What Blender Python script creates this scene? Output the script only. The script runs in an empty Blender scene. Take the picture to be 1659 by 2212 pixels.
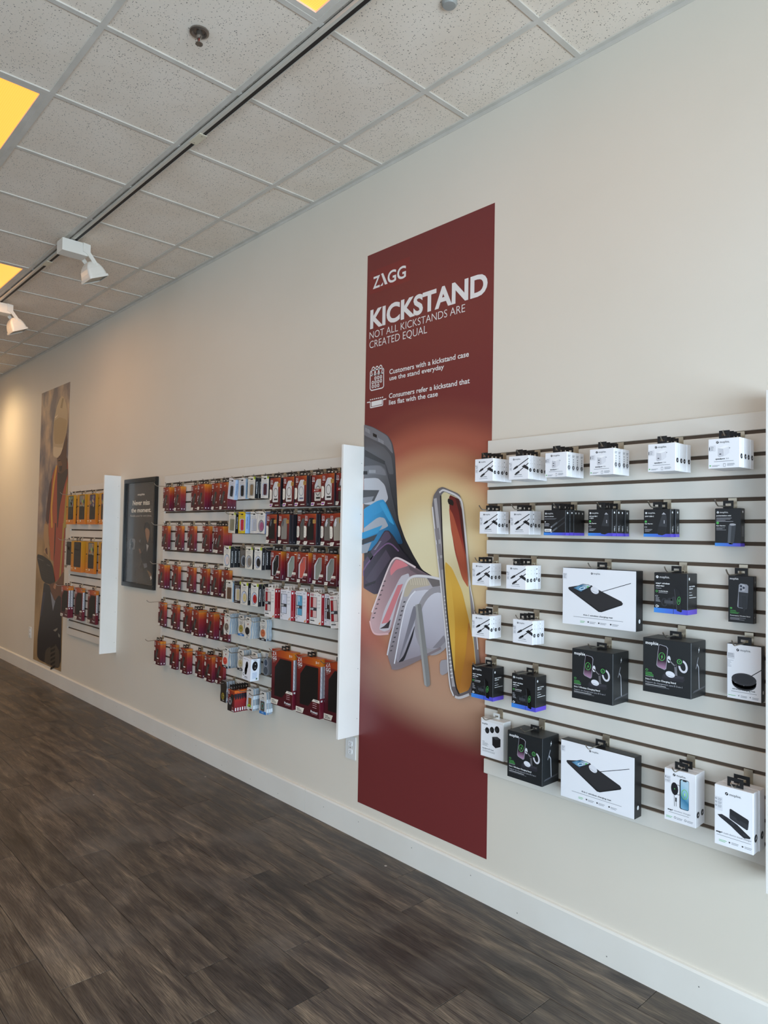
import bpy, math, random
from mathutils import Matrix, Vector
random.seed(7)
SC = bpy.context.scene
COL = SC.collection

# ---------------------------------------------------------------- camera
F_PX, YAW, PITCH, ROLL, CAM_D, CAM_H = 1518.407, 0.824158, 0.031571, 0.017599, 2.538952, 1.643389
CX, CY = 829.5, 1106.0
_fw = Vector((-math.sin(YAW)*math.cos(PITCH), math.cos(YAW)*math.cos(PITCH), math.sin(PITCH)))
_r0 = Vector((math.cos(YAW), math.sin(YAW), 0)); _u0 = _r0.cross(_fw)
_R = _r0*math.cos(ROLL) + _u0*math.sin(ROLL); _U = -_r0*math.sin(ROLL) + _u0*math.cos(ROLL)
CAM = Vector((0, -CAM_D, CAM_H))
cd = bpy.data.cameras.new('camera'); cam = bpy.data.objects.new('camera', cd); COL.objects.link(cam)
mw = Matrix.Identity(4)
for i in range(3):
    mw[i][0], mw[i][1], mw[i][2], mw[i][3] = _R[i], _U[i], -_fw[i], CAM[i]
cam.matrix_world = mw
cd.sensor_fit = 'HORIZONTAL'; cd.sensor_width = 36.0; cd.lens = F_PX/1659*36; cd.clip_start = .05
SC.camera = cam
def wall_pt(px, py, y=0.0):
    """pixel -> (x, z) on the plane at depth y (the wall is y = 0)"""
    d = _R*((px-CX)/F_PX) - _U*((py-CY)/F_PX) + _fw
    t = (y+CAM_D)/d.y
    p = CAM + d*t
    return p.x, p.z

# ---------------------------------------------------------------- light and exposure
SC.view_settings.view_transform = 'Standard'; SC.view_settings.look = 'None'
SC.view_settings.gamma = 1.0; SC.view_settings.use_curve_mapping = False
SC.view_settings.exposure = 0.1
w = bpy.data.worlds.new('sky'); SC.world = w; w.use_nodes = True
bg = w.node_tree.nodes['Background']; bg.inputs[0].default_value = (.62, .78, 1.0, 1); bg.inputs[1].default_value = 1.6
def area(name, loc, rot, sx, sy, energy, color, spread=math.pi):
    l = bpy.data.lights.new(name, 'AREA'); l.shape = 'RECTANGLE'; l.size = sx; l.size_y = sy
    l.energy = energy; l.color = color; l.spread = spread
    o = bpy.data.objects.new(name, l); COL.objects.link(o); o.location = loc; o.rotation_euler = rot
    return o
# daylight entering by the glazed shop front (x = 2.6) and by the glazed door side (y = -7)
area('daylight_shopfront', (2.85, -3.3, 1.15), (0, math.radians(74), 0), 1.8, 6.2, 410, (.66, .84, 1.0))
area('daylight_entrance', (-1.0, -7.25, 1.15), (math.radians(78), 0, 0), 6.0, 1.8, 22, (.76, .90, 1.0))

# ---------------------------------------------------------------- materials
def lin(h):
    h = h.lstrip('#'); c = [int(h[i:i+2], 16)/255 for i in (0, 2, 4)]
    return tuple((x/12.92 if x <= .04045 else ((x+.055)/1.055)**2.4) for x in c) + (1,)
MATS = {}
def mat(hexc, rough=.5, metal=0.0, spec=.5, name=None, alpha=1.0, emit=0.0, coat=0.0):
    key = (hexc, rough, metal, spec, alpha, emit, coat)
    if key in MATS: return MATS[key]
    m = bpy.data.materials.new(name or 'colour_'+hexc.strip('#')); m.use_nodes = True
    b = m.node_tree.nodes['Principled BSDF']
    b.inputs['Base Color'].default_value = lin(hexc); b.inputs['Roughness'].default_value = rough
    b.inputs['Metallic'].default_value = metal; b.inputs['Specular IOR Level'].default_value = spec
    b.inputs['Alpha'].default_value = alpha; b.inputs['Coat Weight'].default_value = coat
    if emit:
        b.inputs['Emission Color'].default_value = lin(hexc); b.inputs['Emission Strength'].default_value = emit
    MATS[key] = m
    return m
class NT:
    def __init__(s, name):
        s.m = bpy.data.materials.new(name); s.m.use_nodes = True; s.t = s.m.node_tree
        s.b = s.t.nodes['Principled BSDF']
    def n(s, typ, **kw):
        x = s.t.nodes.new(typ)
        for k, v in kw.items(): setattr(x, k, v)
        return x
    def l(s, a, b): s.t.links.new(a, b)
    def ramp(s, stops, fac, interp='LINEAR'):
        r = s.n('ShaderNodeValToRGB'); r.color_ramp.interpolation = interp
        e = r.color_ramp.elements
        while len(e) < len(stops): e.new(.5)
        for i, (p, c) in enumerate(stops):
            e[i].position = p; e[i].color = lin(c) if isinstance(c, str) else c
        s.l(fac, r.inputs[0]); return r
def gradmat(name, stops, fx, fz, off, rough=.35, fy=0.0):
    n = NT(name); tc = n.n('ShaderNodeTexCoord')
    v = n.n('ShaderNodeVectorMath', operation='DOT_PRODUCT'); v.inputs[1].default_value = (fx, fy, fz)
    n.l(tc.outputs['Object'], v.inputs[0])
    a = n.n('ShaderNodeMath', operation='ADD'); a.inputs[1].default_value = off; n.l(v.outputs['Value'], a.inputs[0])
    r = n.ramp(stops, a.outputs[0]); n.l(r.outputs[0], n.b.inputs['Base Color']); n.b.inputs['Roughness'].default_value = rough
    return n.m
def noisy(name, c1, c2, scale, rough=.5, bump=0.0, bscale=None, detail=4, stretch=(1, 1, 1), lo=.35, hi=.65):
    n = NT(name); tc = n.n('ShaderNodeTexCoord'); mp = n.n('ShaderNodeMapping'); mp.inputs['Scale'].default_value = stretch
    n.l(tc.outputs['Object'], mp.inputs[0])
    x = n.n('ShaderNodeTexNoise'); x.inputs['Scale'].default_value = scale; x.inputs['Detail'].default_value = detail
    n.l(mp.outputs[0], x.inputs['Vector'])
    r = n.ramp([(lo, c1), (hi, c2)], x.outputs['Fac']); n.l(r.outputs[0], n.b.inputs['Base Color'])
    n.b.inputs['Roughness'].default_value = rough
    if bump:
        y = n.n('ShaderNodeTexNoise'); y.inputs['Scale'].default_value = bscale or scale*4; n.l(tc.outputs['Object'], y.inputs['Vector'])
        b = n.n('ShaderNodeBump'); b.inputs['Strength'].default_value = bump; b.inputs['Distance'].default_value = .002
        n.l(y.outputs['Fac'], b.inputs['Height']); n.l(b.outputs[0], n.b.inputs['Normal'])
    return n.m

WALL = noisy('painted_wall', '#dcd3c3', '#e1d8c9', .8, .55, .06, 60)
TRIM = noisy('painted_trim', '#e2ddd3', '#e6e2d9', 3, .38, .03, 40)
SLAT = noisy('slat_laminate', '#ded8cc', '#e3ddd2', 2, .32)
GROOVE = mat('#5a4a3c', .7, name='slat_groove_fibreboard')
FINM = noisy('fin_laminate', '#ece9e2', '#f0ede7', 3, .3)
WHITE = mat('#f2f2f5', .4, name='white_card'); BLACK = mat('#17181a', .42, name='black_card')
CHARC = mat('#25272a', .45); INK = mat('#232327', .5); GREY = mat('#8d8d92', .5); LGREY = mat('#d3d3d8', .5); MGREY = mat('#b4b4ba', .5)
GREEN = mat('#58b85c', .5); WTXT = mat('#eeeeee', .5, name='white_print'); DGREY = mat('#3c3d41', .5); TABB = mat('#111214', .5, name='black_tab')
METAL = mat('#b9b2a6', .28, 1.0, name='zinc_wire'); PLATE = mat('#cbbfa9', .35, .85, name='zinc_plate')
REDTXT = mat('#8c1d24', .5); TANW = mat('#efe6d6', .5)
def fabric_random(): pass

# ---------------------------------------------------------------- mesh helpers
_txt = {}
def text_geo(s, bold=0.0, res=2):
    k = (s, bold, res)
    if k in _txt: return _txt[k]
    c = bpy.data.curves.new('t', 'FONT'); c.body = s; c.size = 1.0; c.offset = bold; c.resolution_u = res; c.fill_mode = 'FRONT'
    o = bpy.data.objects.new('t', c)
    me = bpy.data.meshes.new_from_object(o)
    vs = [(v.co.x, v.co.y) for v in me.vertices]; fs = [tuple(p.vertices) for p in me.polygons]
    bpy.data.objects.remove(o); bpy.data.curves.remove(c); bpy.data.meshes.remove(me)
    _txt[k] = (vs, fs); return _txt[k]
EPS = .0003
class MB:
    def __init__(s):
        s.v, s.f, s.mi, s.mats, s.tg, s.tag = [], [], [], [], [], 'front'; s.map = lambda u, v, l: (u, -l*EPS, v)
    def front(s, y=0.0): s.tag = 'front'; s.map = lambda u, v, l: (u, y-l*EPS, v); return s
    def side(s, x): s.tag = 'side'; s.map = lambda u, v, l: (x+l*EPS, u, v); return s
    def top(s, z): s.map = lambda u, v, l: (u, v, z+l*EPS); return s
    def under(s, z): s.map = lambda u, v, l: (u, v, z-l*EPS); return s
    def m(s, mt):
        if mt not in s.mats: s.mats.append(mt)
        return s.mats.index(mt)
    def raw(s, vs, fs, mt):
        o = len(s.v); s.v += [tuple(v) for v in vs]; k = s.m(mt)
        for f in fs: s.f.append(tuple(i+o for i in f)); s.mi.append(k); s.tg.append(s.tag)
        return s
    def box(s, x0, x1, y0, y1, z0, z1, mt):
        vs = [(x0,y0,z0),(x1,y0,z0),(x1,y1,z0),(x0,y1,z0),(x0,y0,z1),(x1,y0,z1),(x1,y1,z1),(x0,y1,z1)]
        return s.raw(vs, [(0,3,2,1),(4,5,6,7),(0,1,5,4),(1,2,6,5),(2,3,7,6),(3,0,4,7)], mt)
    def carton(s, w, h, d, mf, ms=None, mtp=None, c=.0012):
        """box with softly chamfered vertical and top edges: front, side and top may differ"""
        ms = ms or mf; mtp = mtp or ms
        X = w/2
        def ring(z, i): return [(-X+c+i, i, z), (X-c-i, i, z), (X-i, c+i, z), (X-i, d-i, z), (-X+i, d-i, z), (-X+i, c+i, z)]
        a, b, t = ring(-h, 0), ring(-c, 0), ring(0, c)
        vs = a+b+t
        s.raw(vs, [(0,1,7,6)], mf)
        s.raw(vs, [(1,2,8,7),(2,3,9,8),(3,4,10,9),(4,5,11,10),(5,0,6,11)], ms)
        s.raw(vs, [(6,7,13,12),(7,8,14,13),(8,9,15,14),(9,10,16,15),(10,11,17,16),(11,6,12,17),(12,13,14,15,16,17),(5,4,3,2,1,0)], mtp)
        return s
    def poly(s, pts, mt, l=1): return s.raw([s.map(u, v, l) for u, v in pts], [tuple(range(len(pts)))], mt)
    def rect(s, u0, v0, u1, v1, mt, l=1): return s.poly([(u0,v0),(u1,v0),(u1,v1),(u0,v1)], mt, l)
    def rrect(s, u0, v0, u1, v1, r, mt, l=1, n=4):
        p = []
        for cx, cy, a0 in ((u1-r, v1-r, 0), (u0+r, v1-r, 90), (u0+r, v0+r, 180), (u1-r, v0+r, 270)):
            for i in range(n+1):
                a = math.radians(a0+90*i/n); p.append((cx+r*math.cos(a), cy+r*math.sin(a)))
        return s.poly(p, mt, l)
    def ell(s, u, v, ru, rv, mt, l=1, n=20, rot=0.0):
        c, q = math.cos(rot), math.sin(rot); p = []
        for i in range(n):
            a = 2*math.pi*i/n; x, y = ru*math.cos(a), rv*math.sin(a); p.append((u+x*c-y*q, v+x*q+y*c))
        return s.poly(p, mt, l)
    def ring(s, u, v, ru, rv, t, mt, l=1, n=24, rot=0.0):
        c, q = math.cos(rot), math.sin(rot); vs = []; fs = []
        for i in range(n):
            a = 2*math.pi*i/n
            for k in (0, t):
                x, y = (ru-k)*math.cos(a), (rv-k)*math.sin(a); vs.append(s.map(u+x*c-y*q, v+x*q+y*c, l))
        for i in range(n):
            j = (i+1) % n; fs.append((2*i, 2*j, 2*j+1, 2*i+1))
        return s.raw(vs, fs, mt)
    def line(s, pts, t, mt, l=1):
        for (a, b), (c, d) in zip(pts, pts[1:]):
            L = math.hypot(c-a, d-b) or 1e-6; nx, ny = -(d-b)/L*t/2, (c-a)/L*t/2
            s.poly([(a+nx,b+ny),(c+nx,d+ny),(c-nx,d-ny),(a-nx,b-ny)], mt, l)
        return s
    def text(s, st, u, v, size, mt, l=2, bold=0.0, width=None, rot=0.0, shear=0.0, align='l', res=2):
        """u, v = left end of the baseline; size = cap height; width fits the run"""
        vs, fs = text_geo(st, bold, res)
        x0 = min(a for a, b in vs); x1 = max(a for a, b in vs); ky = size/.73
        kx = width/(x1-x0) if width else ky
        W = (x1-x0)*kx
        if align == 'c': u -= W/2
        if align == 'r': u -= W
        c, q = math.cos(rot), math.sin(rot); out = []
        for a, b in vs:
            x, y = (a-x0)*kx + shear*b*ky, b*ky
            out.append(s.map(u+x*c-y*q, v+x*q+y*c, l))
        return s.raw(out, fs, mt)
    def bars(s, u, v, ws, gap, t, mt, l=2):
        """rows of unreadably small print"""
        for i, x in enumerate(ws): s.rect(u, v-i*gap, u+x, v-i*gap+t, mt, l)
        return s
    def tube(s, pts, r, mt, n=6):
        vs = []; fs = []; P = [Vector(p) for p in pts]
        for i, p in enumerate(P):
            t = (P[min(i+1, len(P)-1)]-P[max(i-1, 0)]).normalized()
            a = t.cross(Vector((1, 0, 0)));
            if a.length < .1: a = t.cross(Vector((0, 0, 1)))
            a.normalize(); b = t.cross(a)
            for k in range(n):
                an = 2*math.pi*k/n; vs.append(p+a*r*math.cos(an)+b*r*math.sin(an))
        for i in range(len(P)-1):
            for k in range(n): fs.append((i*n+k, i*n+(k+1)%n, (i+1)*n+(k+1)%n, (i+1)*n+k))
        fs.append(tuple(range(n))); fs.append(tuple((len(P)-1)*n+k for k in range(n)))
        return s.raw(vs, fs, mt)
    def lathe(s, prof, c, mt, n=20):
        """prof: (radius, z) pairs round a vertical axis at c"""
        vs = []; fs = []
        for r, z in prof:
            for k in range(n):
                a = 2*math.pi*k/n; vs.append((c[0]+r*math.cos(a), c[1]+r*math.sin(a), c[2]+z))
        for i in range(len(prof)-1):
            for k in range(n): fs.append((i*n+k, i*n+(k+1)%n, (i+1)*n+(k+1)%n, (i+1)*n+k))
        fs.append(tuple(range(n))); fs.append(tuple((len(prof)-1)*n+k for k in range(n)))
        return s.raw(vs, fs, mt)
    def extr(s, pts, y0, y1, mt, mside=None):
        n = len(pts); vs = [(u, y0, v) for u, v in pts]+[(u, y1, v) for u, v in pts]
        s.raw(vs, [tuple(range(n)), tuple(range(2*n-1, n-1, -1))], mt)
        return s.raw(vs, [(i, (i+1) % n, n+(i+1) % n, n+i) for i in range(n)], mside or mt)
    def only(s, tag):
        b = MB(); idx = {}
        for f, k, t in zip(s.f, s.mi, s.tg):
            if t != tag: continue
            for i in f:
                if i not in idx: idx[i] = len(b.v); b.v.append(s.v[i])
            b.f.append(tuple(idx[i] for i in f)); b.mi.append(b.m(s.mats[k])); b.tg.append(t)
        return b
    def mesh(s, name):
        if name in ('printed_art', 'product_picture') and 'side' in s.tg and 'front' in s.tg:
            return [s.only('front').mesh(name), s.only('side').mesh('side_print')]
        me = bpy.data.meshes.new(name); me.from_pydata(s.v, [], s.f)
        for x in s.mats: me.materials.append(x)
        me.polygons.foreach_set('material_index', s.mi); me.update(); return me
def ob(name, me, parent=None, loc=(0, 0, 0)):
    if isinstance(me, MB): me = me.mesh(name)
    o = bpy.data.objects.new(name, me); COL.objects.link(o); o.location = loc
    if parent is not None: o.parent = parent
    return o
def tag(o, label=None, cat=None, group=None, kind=None):
    if label: o['label'] = label
    if cat: o['category'] = cat
    if group: o['group'] = group
    if kind: o['kind'] = kind
    return o
def empty(name, loc, label=None, cat=None, group=None, kind=None, rot=(0, 0, 0)):
    o = bpy.data.objects.new(name, None); COL.objects.link(o); o.location = loc; o.rotation_euler = rot
    o.empty_display_size = .05
    return tag(o, label, cat, group, kind)
ORD = ['first', 'second', 'third', 'fourth', 'fifth', 'sixth', 'seventh', 'eighth', 'ninth', 'tenth', 'eleventh']

# ---------------------------------------------------------------- room shell
H = 3.653; XL, XR, YF = -12.6, 2.6, -7.0
# wall behind the displays
tag(ob('wall_back', MB().box(XL, XR, 0, .12, 0, H+.3, WALL)), 'long off-white painted wall carrying the displays', kind='structure')
tag(ob('wall_left', MB().box(XL-.12, XL, YF, 0, 0, H+.3, WALL)), 'off-white end wall of the shop', kind='structure')
wf = MB().box(XL, -4.2, YF-.12, YF, 0, H+.3, WALL).box(2.2, XR, YF-.12, YF, 0, H+.3, WALL).box(-4.2, 2.2, YF-.12, YF, 3.05, H+.3, WALL).box(-4.2, 2.2, YF-.12, YF, 0, .25, WALL)
tag(ob('wall_front', wf), 'off-white front wall with a wide glazed opening', kind='structure')
wr = MB().box(XR, XR+.12, YF, -6.5, 0, 2.5, WALL).box(XR, XR+.12, -.15, 0, 0, 2.5, WALL).box(XR-.85, XR+.12, YF, 0, 2.5, H, WALL).box(XR, XR+.12, -6.5, -.15, H, H+.3, WALL).box(XR, XR+.12, -6.5, -.15, 0, .25, WALL)  # the deep unseen header is added to shade the upper wall
tag(ob('wall_right', wr), 'shop front wall with a wide glazed opening', kind='structure')
# glazing (behind and beside the camera)
g = NT('window_glass'); tr = g.n('ShaderNodeBsdfTransparent'); gl = g.n('ShaderNodeBsdfGlossy'); gl.inputs['Roughness'].default_value = .02
mx = g.n('ShaderNodeMixShader'); mx.inputs[0].default_value = .03; g.l(tr.outputs[0], mx.inputs[1]); g.l(gl.outputs[0], mx.inputs[2])
g.l(mx.outputs[0], g.t.nodes['Material Output'].inputs['Surface']); GLASS = g.m
ALU = mat('#4a4a4c', .4, .8, name='dark_aluminium')
def glazing(nm, horiz, a0, a1, c, zt=3.05):
    e = empty(nm, (0, 0, 0), 'dark aluminium framed shop glazing', kind='structure')
    n = 4
    for i in range(n+1):
        a = a0+(a1-a0)*i/n
        b = MB()
        if horiz: b.box(a-.03, a+.03, c-.05, c+.05, .25, zt, ALU)
        else: b.box(c-.05, c+.05, a-.03, a+.03, .25, zt, ALU)
        ob('mullion', b, e)
    for i in range(n):
        p, q = a0+(a1-a0)*i/n+.03, a0+(a1-a0)*(i+1)/n-.03
        b = MB()
        if horiz: b.raw([(p, c, .25), (q, c, .25), (q, c, zt), (p, c, zt)], [(0, 1, 2, 3)], GLASS)
        else: b.raw([(c, p, .25), (c, q, .25), (c, q, zt), (c, p, zt)], [(0, 1, 2, 3)], GLASS)
        ob('pane', b, e)
glazing('window_1', False, -6.5, -.15, XR+.06, 2.5)
glazing('window_2', True, -4.2, 2.2, YF-.06)

# floor: staggered vinyl planks, each one an object
n = NT('vinyl_plank'); tc = n.n('ShaderNodeTexCoord'); oi = n.n('ShaderNodeObjectInfo'); geo = n.n('ShaderNodeNewGeometry')
cmb = n.n('ShaderNodeCombineXYZ'); ml = n.n('ShaderNodeMath', operation='MULTIPLY'); ml.inputs[1].default_value = 57.0
n.l(oi.outputs['Random'], ml.inputs[0]); n.l(ml.outputs[0], cmb.inputs[0]); n.l(ml.outputs[0], cmb.inputs[1])
ad = n.n('ShaderNodeVectorMath', operation='ADD'); n.l(tc.outputs['Object'], ad.inputs[0]); n.l(cmb.outputs[0], ad.inputs[1])
def mapn(scale):
    mp = n.n('ShaderNodeMapping'); mp.inputs['Scale'].default_value = scale; n.l(ad.outputs[0], mp.inputs[0]); return mp
m1 = mapn((1.1, 8, 1)); broad = n.n('ShaderNodeTexNoise'); broad.inputs['Scale'].default_value = 2.2; broad.inputs['Detail'].default_value = 5; broad.inputs['Roughness'].default_value = .6; broad.inputs['Distortion'].default_value = .6; n.l(m1.outputs[0], broad.inputs['Vector'])
m2 = mapn((2.2, 26, 1)); wv = n.n('ShaderNodeTexWave', wave_type='BANDS', bands_direction='Y'); wv.inputs['Scale'].default_value = 1.5; wv.inputs['Distortion'].default_value = 14; wv.inputs['Detail'].default_value = 3; wv.inputs['Detail Scale'].default_value = .9; n.l(m2.outputs[0], wv.inputs['Vector'])
m3 = mapn((4, 100, 1)); fine = n.n('ShaderNodeTexNoise'); fine.inputs['Scale'].default_value = 3; fine.inputs['Detail'].default_value = 3; n.l(m3.outputs[0], fine.inputs['Vector'])
c1 = n.ramp([(.28, '#2e2825'), (.46, '#4f463f'), (.6, '#6f6253'), (.76, '#9a886f')], broad.outputs['Fac'])
mxa = n.n('ShaderNodeMix', data_type='RGBA', blend_type='MULTIPLY'); mxa.inputs['Factor'].default_value = .85
wr_ = n.ramp([(.0, (.55, .55, .56, 1)), (.5, (1, 1, 1, 1)), (1, (.85, .85, .85, 1))], wv.outputs['Fac'])
n.l(c1.outputs[0], mxa.inputs['A']); n.l(wr_.outputs[0], mxa.inputs['B'])
mxb = n.n('ShaderNodeMix', data_type='RGBA', blend_type='MULTIPLY'); mxb.inputs['Factor'].default_value = .9
fr = n.ramp([(.32, (.5, .5, .52, 1)), (.62, (1.3, 1.28, 1.24, 1))], fine.outputs['Fac']); n.l(mxa.outputs['Result'], mxb.inputs['A']); n.l(fr.outputs[0], mxb.inputs['B'])
hs = n.n('ShaderNodeHueSaturation'); vr = n.n('ShaderNodeMapRange'); vr.inputs['To Min'].default_value = .8; vr.inputs['To Max'].default_value = 1.25
n.l(oi.outputs['Random'], vr.inputs[0]); n.l(vr.outputs[0], hs.inputs['Value']); hs.inputs['Saturation'].default_value = .85; n.l(mxb.outputs['Result'], hs.inputs['Color'])
dust = n.n('ShaderNodeTexNoise'); dust.inputs['Scale'].default_value = 2.6; dust.inputs['Detail'].default_value = 6; n.l(geo.outputs['Position'], dust.inputs['Vector'])
dr = n.ramp([(.52, (0, 0, 0, 1)), (.78, (.35, .35, .35, 1))], dust.outputs['Fac'])
mxc = n.n('ShaderNodeMix', data_type='RGBA'); n.l(dr.outputs[0], mxc.inputs['Factor']); n.l(hs.outputs[0], mxc.inputs['A']); mxc.inputs['B'].default_value = lin('#8b8680')
fv = n.n('ShaderNodeTexVoronoi'); fv.inputs['Scale'].default_value = 7.0; n.l(geo.outputs['Position'], fv.inputs['Vector'])
fs_ = n.n('ShaderNodeSeparateColor'); n.l(fv.outputs['Color'], fs_.inputs[0])
fp = n.n('ShaderNodeMath', operation='POWER'); n.l(fs_.outputs[0], fp.inputs[0]); fp.inputs[1].default_value = 9.0
fm_ = n.n('ShaderNodeMath', operation='MULTIPLY'); n.l(fp.outputs[0], fm_.inputs[0]); fm_.inputs[1].default_value = .05
fl_ = n.n('ShaderNodeMath', operation='LESS_THAN'); n.l(fv.outputs['Distance'], fl_.inputs[0]); n.l(fm_.outputs[0], fl_.inputs[1])
mxd = n.n('ShaderNodeMix', data_type='RGBA'); n.l(fl_.outputs[0], mxd.inputs['Factor']); n.l(mxc.outputs['Result'], mxd.inputs['A']); mxd.inputs['B'].default_value = lin('#b9b5ad')
n.l(mxd.outputs['Result'], n.b.inputs['Base Color'])
rr = n.ramp([(.3, (.36, .36, .36, 1)), (.7, (.55, .55, .55, 1))], broad.outputs['Fac']); n.l(rr.outputs[0], n.b.inputs['Roughness'])
bp = n.n('ShaderNodeBump'); bp.inputs['Strength'].default_value = .25; bp.inputs['Distance'].default_value = .001; n.l(fine.outputs['Fac'], bp.inputs['Height']); n.l(bp.outputs[0], n.b.inputs['Normal'])
n.b.inputs['Specular IOR Level'].default_value = .45
PLANK = n.m
SEAM = mat('#6d665c', .8, name='plank_seam')
floor = tag(ob('floor', MB().box(XL, XR, YF, 0, -.1, -.004, SEAM)), 'dark grey-brown wood-look plank floor', kind='structure')
PW, PL = .1835, 1.225
offs = {0: -1.222, 1: -2.217, 2: -1.456, 3: -1.687, 4: -2.307, 5: -2.022, 6: -2.42, 7: -3.404, 8: -2.64, 9: -2.889}
plank_me = {}
def plank_mesh(L, W):
    k = (round(L, 3), round(W, 3))
    if k not in plank_me:
        c = .0016; b = MB(); X, Y = L/2-.0006, W/2-.0006
        vs = [(-X, -Y, -.004), (X, -Y, -.004), (X, Y, -.004), (-X, Y, -.004), (-X, -Y, -.0012), (X, -Y, -.0012), (X, Y, -.0012), (-X, Y, -.0012),
              (-X+c, -Y+c, 0), (X-c, -Y+c, 0), (X-c, Y-c, 0), (-X+c, Y-c, 0)]
        fs = [(8, 9, 10, 11)]
        for i in range(4):
            j = (i+1) % 4; fs += [(i, j, 4+j, 4+i), (4+i, 4+j, 8+j, 8+i)]
        plank_me[k] = b.raw(vs, fs, PLANK).mesh('plank')
    return plank_me[k]
cnt = 0; rest = MB()
for r in range(38):
    y1 = -.0 if r == 0 else -.16-PW*(r-1)
    y0 = max(-.16-PW*r, YF)
    off = offs.get(r, -1.2-random.random()*PL)
    x = off - PL*math.ceil((off-XL)/PL)
    while x < XR:
        a, b = max(x, XL), min(x+PL, XR)
        if b-a > .05:
            vis = (r <= 13 and b > -11.2 and a < .2 and (-.2 if r < 3 else .4) > a)
            if vis and cnt < 290:
                ob('plank', plank_mesh(b-a, y1-y0), floor, ((a+b)/2, (y0+y1)/2, 0)); cnt += 1
            else:
                m_ = plank_mesh(b-a, y1-y0); rest.raw([(v.co.x+(a+b)/2, v.co.y+(y0+y1)/2, v.co.z) for v in m_.vertices], [tuple(p.vertices) for p in m_.polygons], PLANK)
        x += PL
tag(ob('planks_out_of_view', rest, floor), kind='stuff')

# ceiling: mineral fibre tiles in a white T-bar grid
T = .6096; X0 = -1.5789; B1 = .307
n = NT('mineral_fibre_tile'); tc = n.n('ShaderNodeTexCoord'); geo = n.n('ShaderNodeNewGeometry')
vo = n.n('ShaderNodeTexVoronoi'); vo.inputs['Scale'].default_value = 120; vo.inputs['Randomness'].default_value = 1
dn = n.n('ShaderNodeTexNoise'); dn.inputs['Scale'].default_value = 60; n.l(geo.outputs['Position'], dn.inputs['Vector'])
wv2 = n.n('ShaderNodeVectorMath', operation='MULTIPLY_ADD'); n.l(dn.outputs['Color'], wv2.inputs[0]); wv2.inputs[1].default_value = (.012, .012, .012); n.l(geo.outputs['Position'], wv2.inputs[2])
n.l(wv2.outputs[0], vo.inputs['Vector'])
sz = n.n('ShaderNodeMath', operation='MULTIPLY'); sep = n.n('ShaderNodeSeparateColor'); n.l(vo.outputs['Color'], sep.inputs[0]); n.l(sep.outputs[0], sz.inputs[0]); sz.inputs[1].default_value = .33
lt = n.n('ShaderNodeMath', operation='LESS_THAN'); n.l(vo.outputs['Distance'], lt.inputs[0]); n.l(sz.outputs[0], lt.inputs[1])
big = n.n('ShaderNodeTexNoise'); big.inputs['Scale'].default_value = 3; n.l(geo.outputs['Position'], big.inputs['Vector'])
rb = n.ramp([(.35, '#e9dac8'), (.65, '#efe2d2')], big.outputs['Fac'])
mx1 = n.n('ShaderNodeMix', data_type='RGBA'); n.l(lt.outputs[0], mx1.inputs['Factor']); n.l(rb.outputs[0], mx1.inputs['A']); mx1.inputs['B'].default_value = lin('#93897d')
n.l(mx1.outputs['Result'], n.b.inputs['Base Color']); n.b.inputs['Roughness'].default_value = .9
bp = n.n('ShaderNodeBump'); bp.invert = True; bp.inputs['Strength'].default_value = .6; bp.inputs['Distance'].default_value = .003; n.l(lt.outputs[0], bp.inputs['Height']); n.l(bp.outputs[0], n.b.inputs['Normal'])
TILE = n.m
TBAR = noisy('grid_steel', '#cbc4b8', '#d6cfc4', 6, .45)
ceiling = tag(ob('ceiling', MB().box(XL, XR, YF, 0, H+.02, H+.12, mat('#6b665f', .9))), 'white speckled drop ceiling tiles in a metal grid', kind='structure')
rows = [0, -B1]+[-B1-T*i for i in range(1, 12)]
trof = {(3, 1), (2, -2), (2, -1)}
TROFF = [(-4.627, 3), (X0-T*9, 2), (X0-T*1, 2)]   # left edge x of each 2 x 4 ft troffer, row index
def is_troffer(k, r):
    xa = X0-T*(k+1)
    return any(rr == r and xa > x-.05 and xa < x+2*T-.1 for x, rr in TROFF2)
TROFF2 = [(X0-T*5, 3), (X0-T*9, 2), (X0-T*1, 2), (X0-T*15, 3), (X0-T*9, 6)]  # last two troffers are out of view, added for their warm light
tile_cache = {}
def tile(xa, xb, ya, yb, i):
    k = (round(xb-xa, 3), round(yb-ya, 3))
    if k not in tile_cache:
        X, Y = (xb-xa)/2-.004, (yb-ya)/2-.004
        tile_cache[k] = MB().box(-X, X, -Y, Y, .0, .015, TILE).mesh('ceiling_tile')
    o = ob('ceiling_tile', tile_cache[k], ceiling, ((xa+xb)/2, (ya+yb)/2, H+.0025))
    if i: o.rotation_euler = i
nt = 0; far_t = MB()
for ri in range(len(rows)-1):
    ya, yb = max(rows[ri+1], YF), rows[ri]
    for k in range(-8, 19):
        xb = X0-T*k; xa = max(xb-T, XL); xb = min(xb, XR)
        if xb-xa < .05 or yb-ya < .05 or is_troffer(k, ri): continue
        if ri <= 4 and k >= -3 and nt < 290:
            tilt = None
            if ri == 0 and k == 3: tilt = (0, math.radians(-.75), 0)
            if ri == 0 and k == 9: tilt = (0, math.radians(-.5), 0)
            tile(xa, xb, ya, yb, tilt); nt += 1
        else: far_t.box(xa+.004, xb-.004, ya+.004, yb-.004, H+.0025, H+.0175, TILE)
tag(ob('ceiling_tiles_out_of_view', far_t, ceiling), kind='stuff')
run_me = MB().box(XL, XR, -.012, .012, -.004, .03, TBAR).mesh('grid_runner')
for y in rows[1:]:
    if y > YF: ob('grid_runner', run_me, ceiling, (0, y, H))
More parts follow.
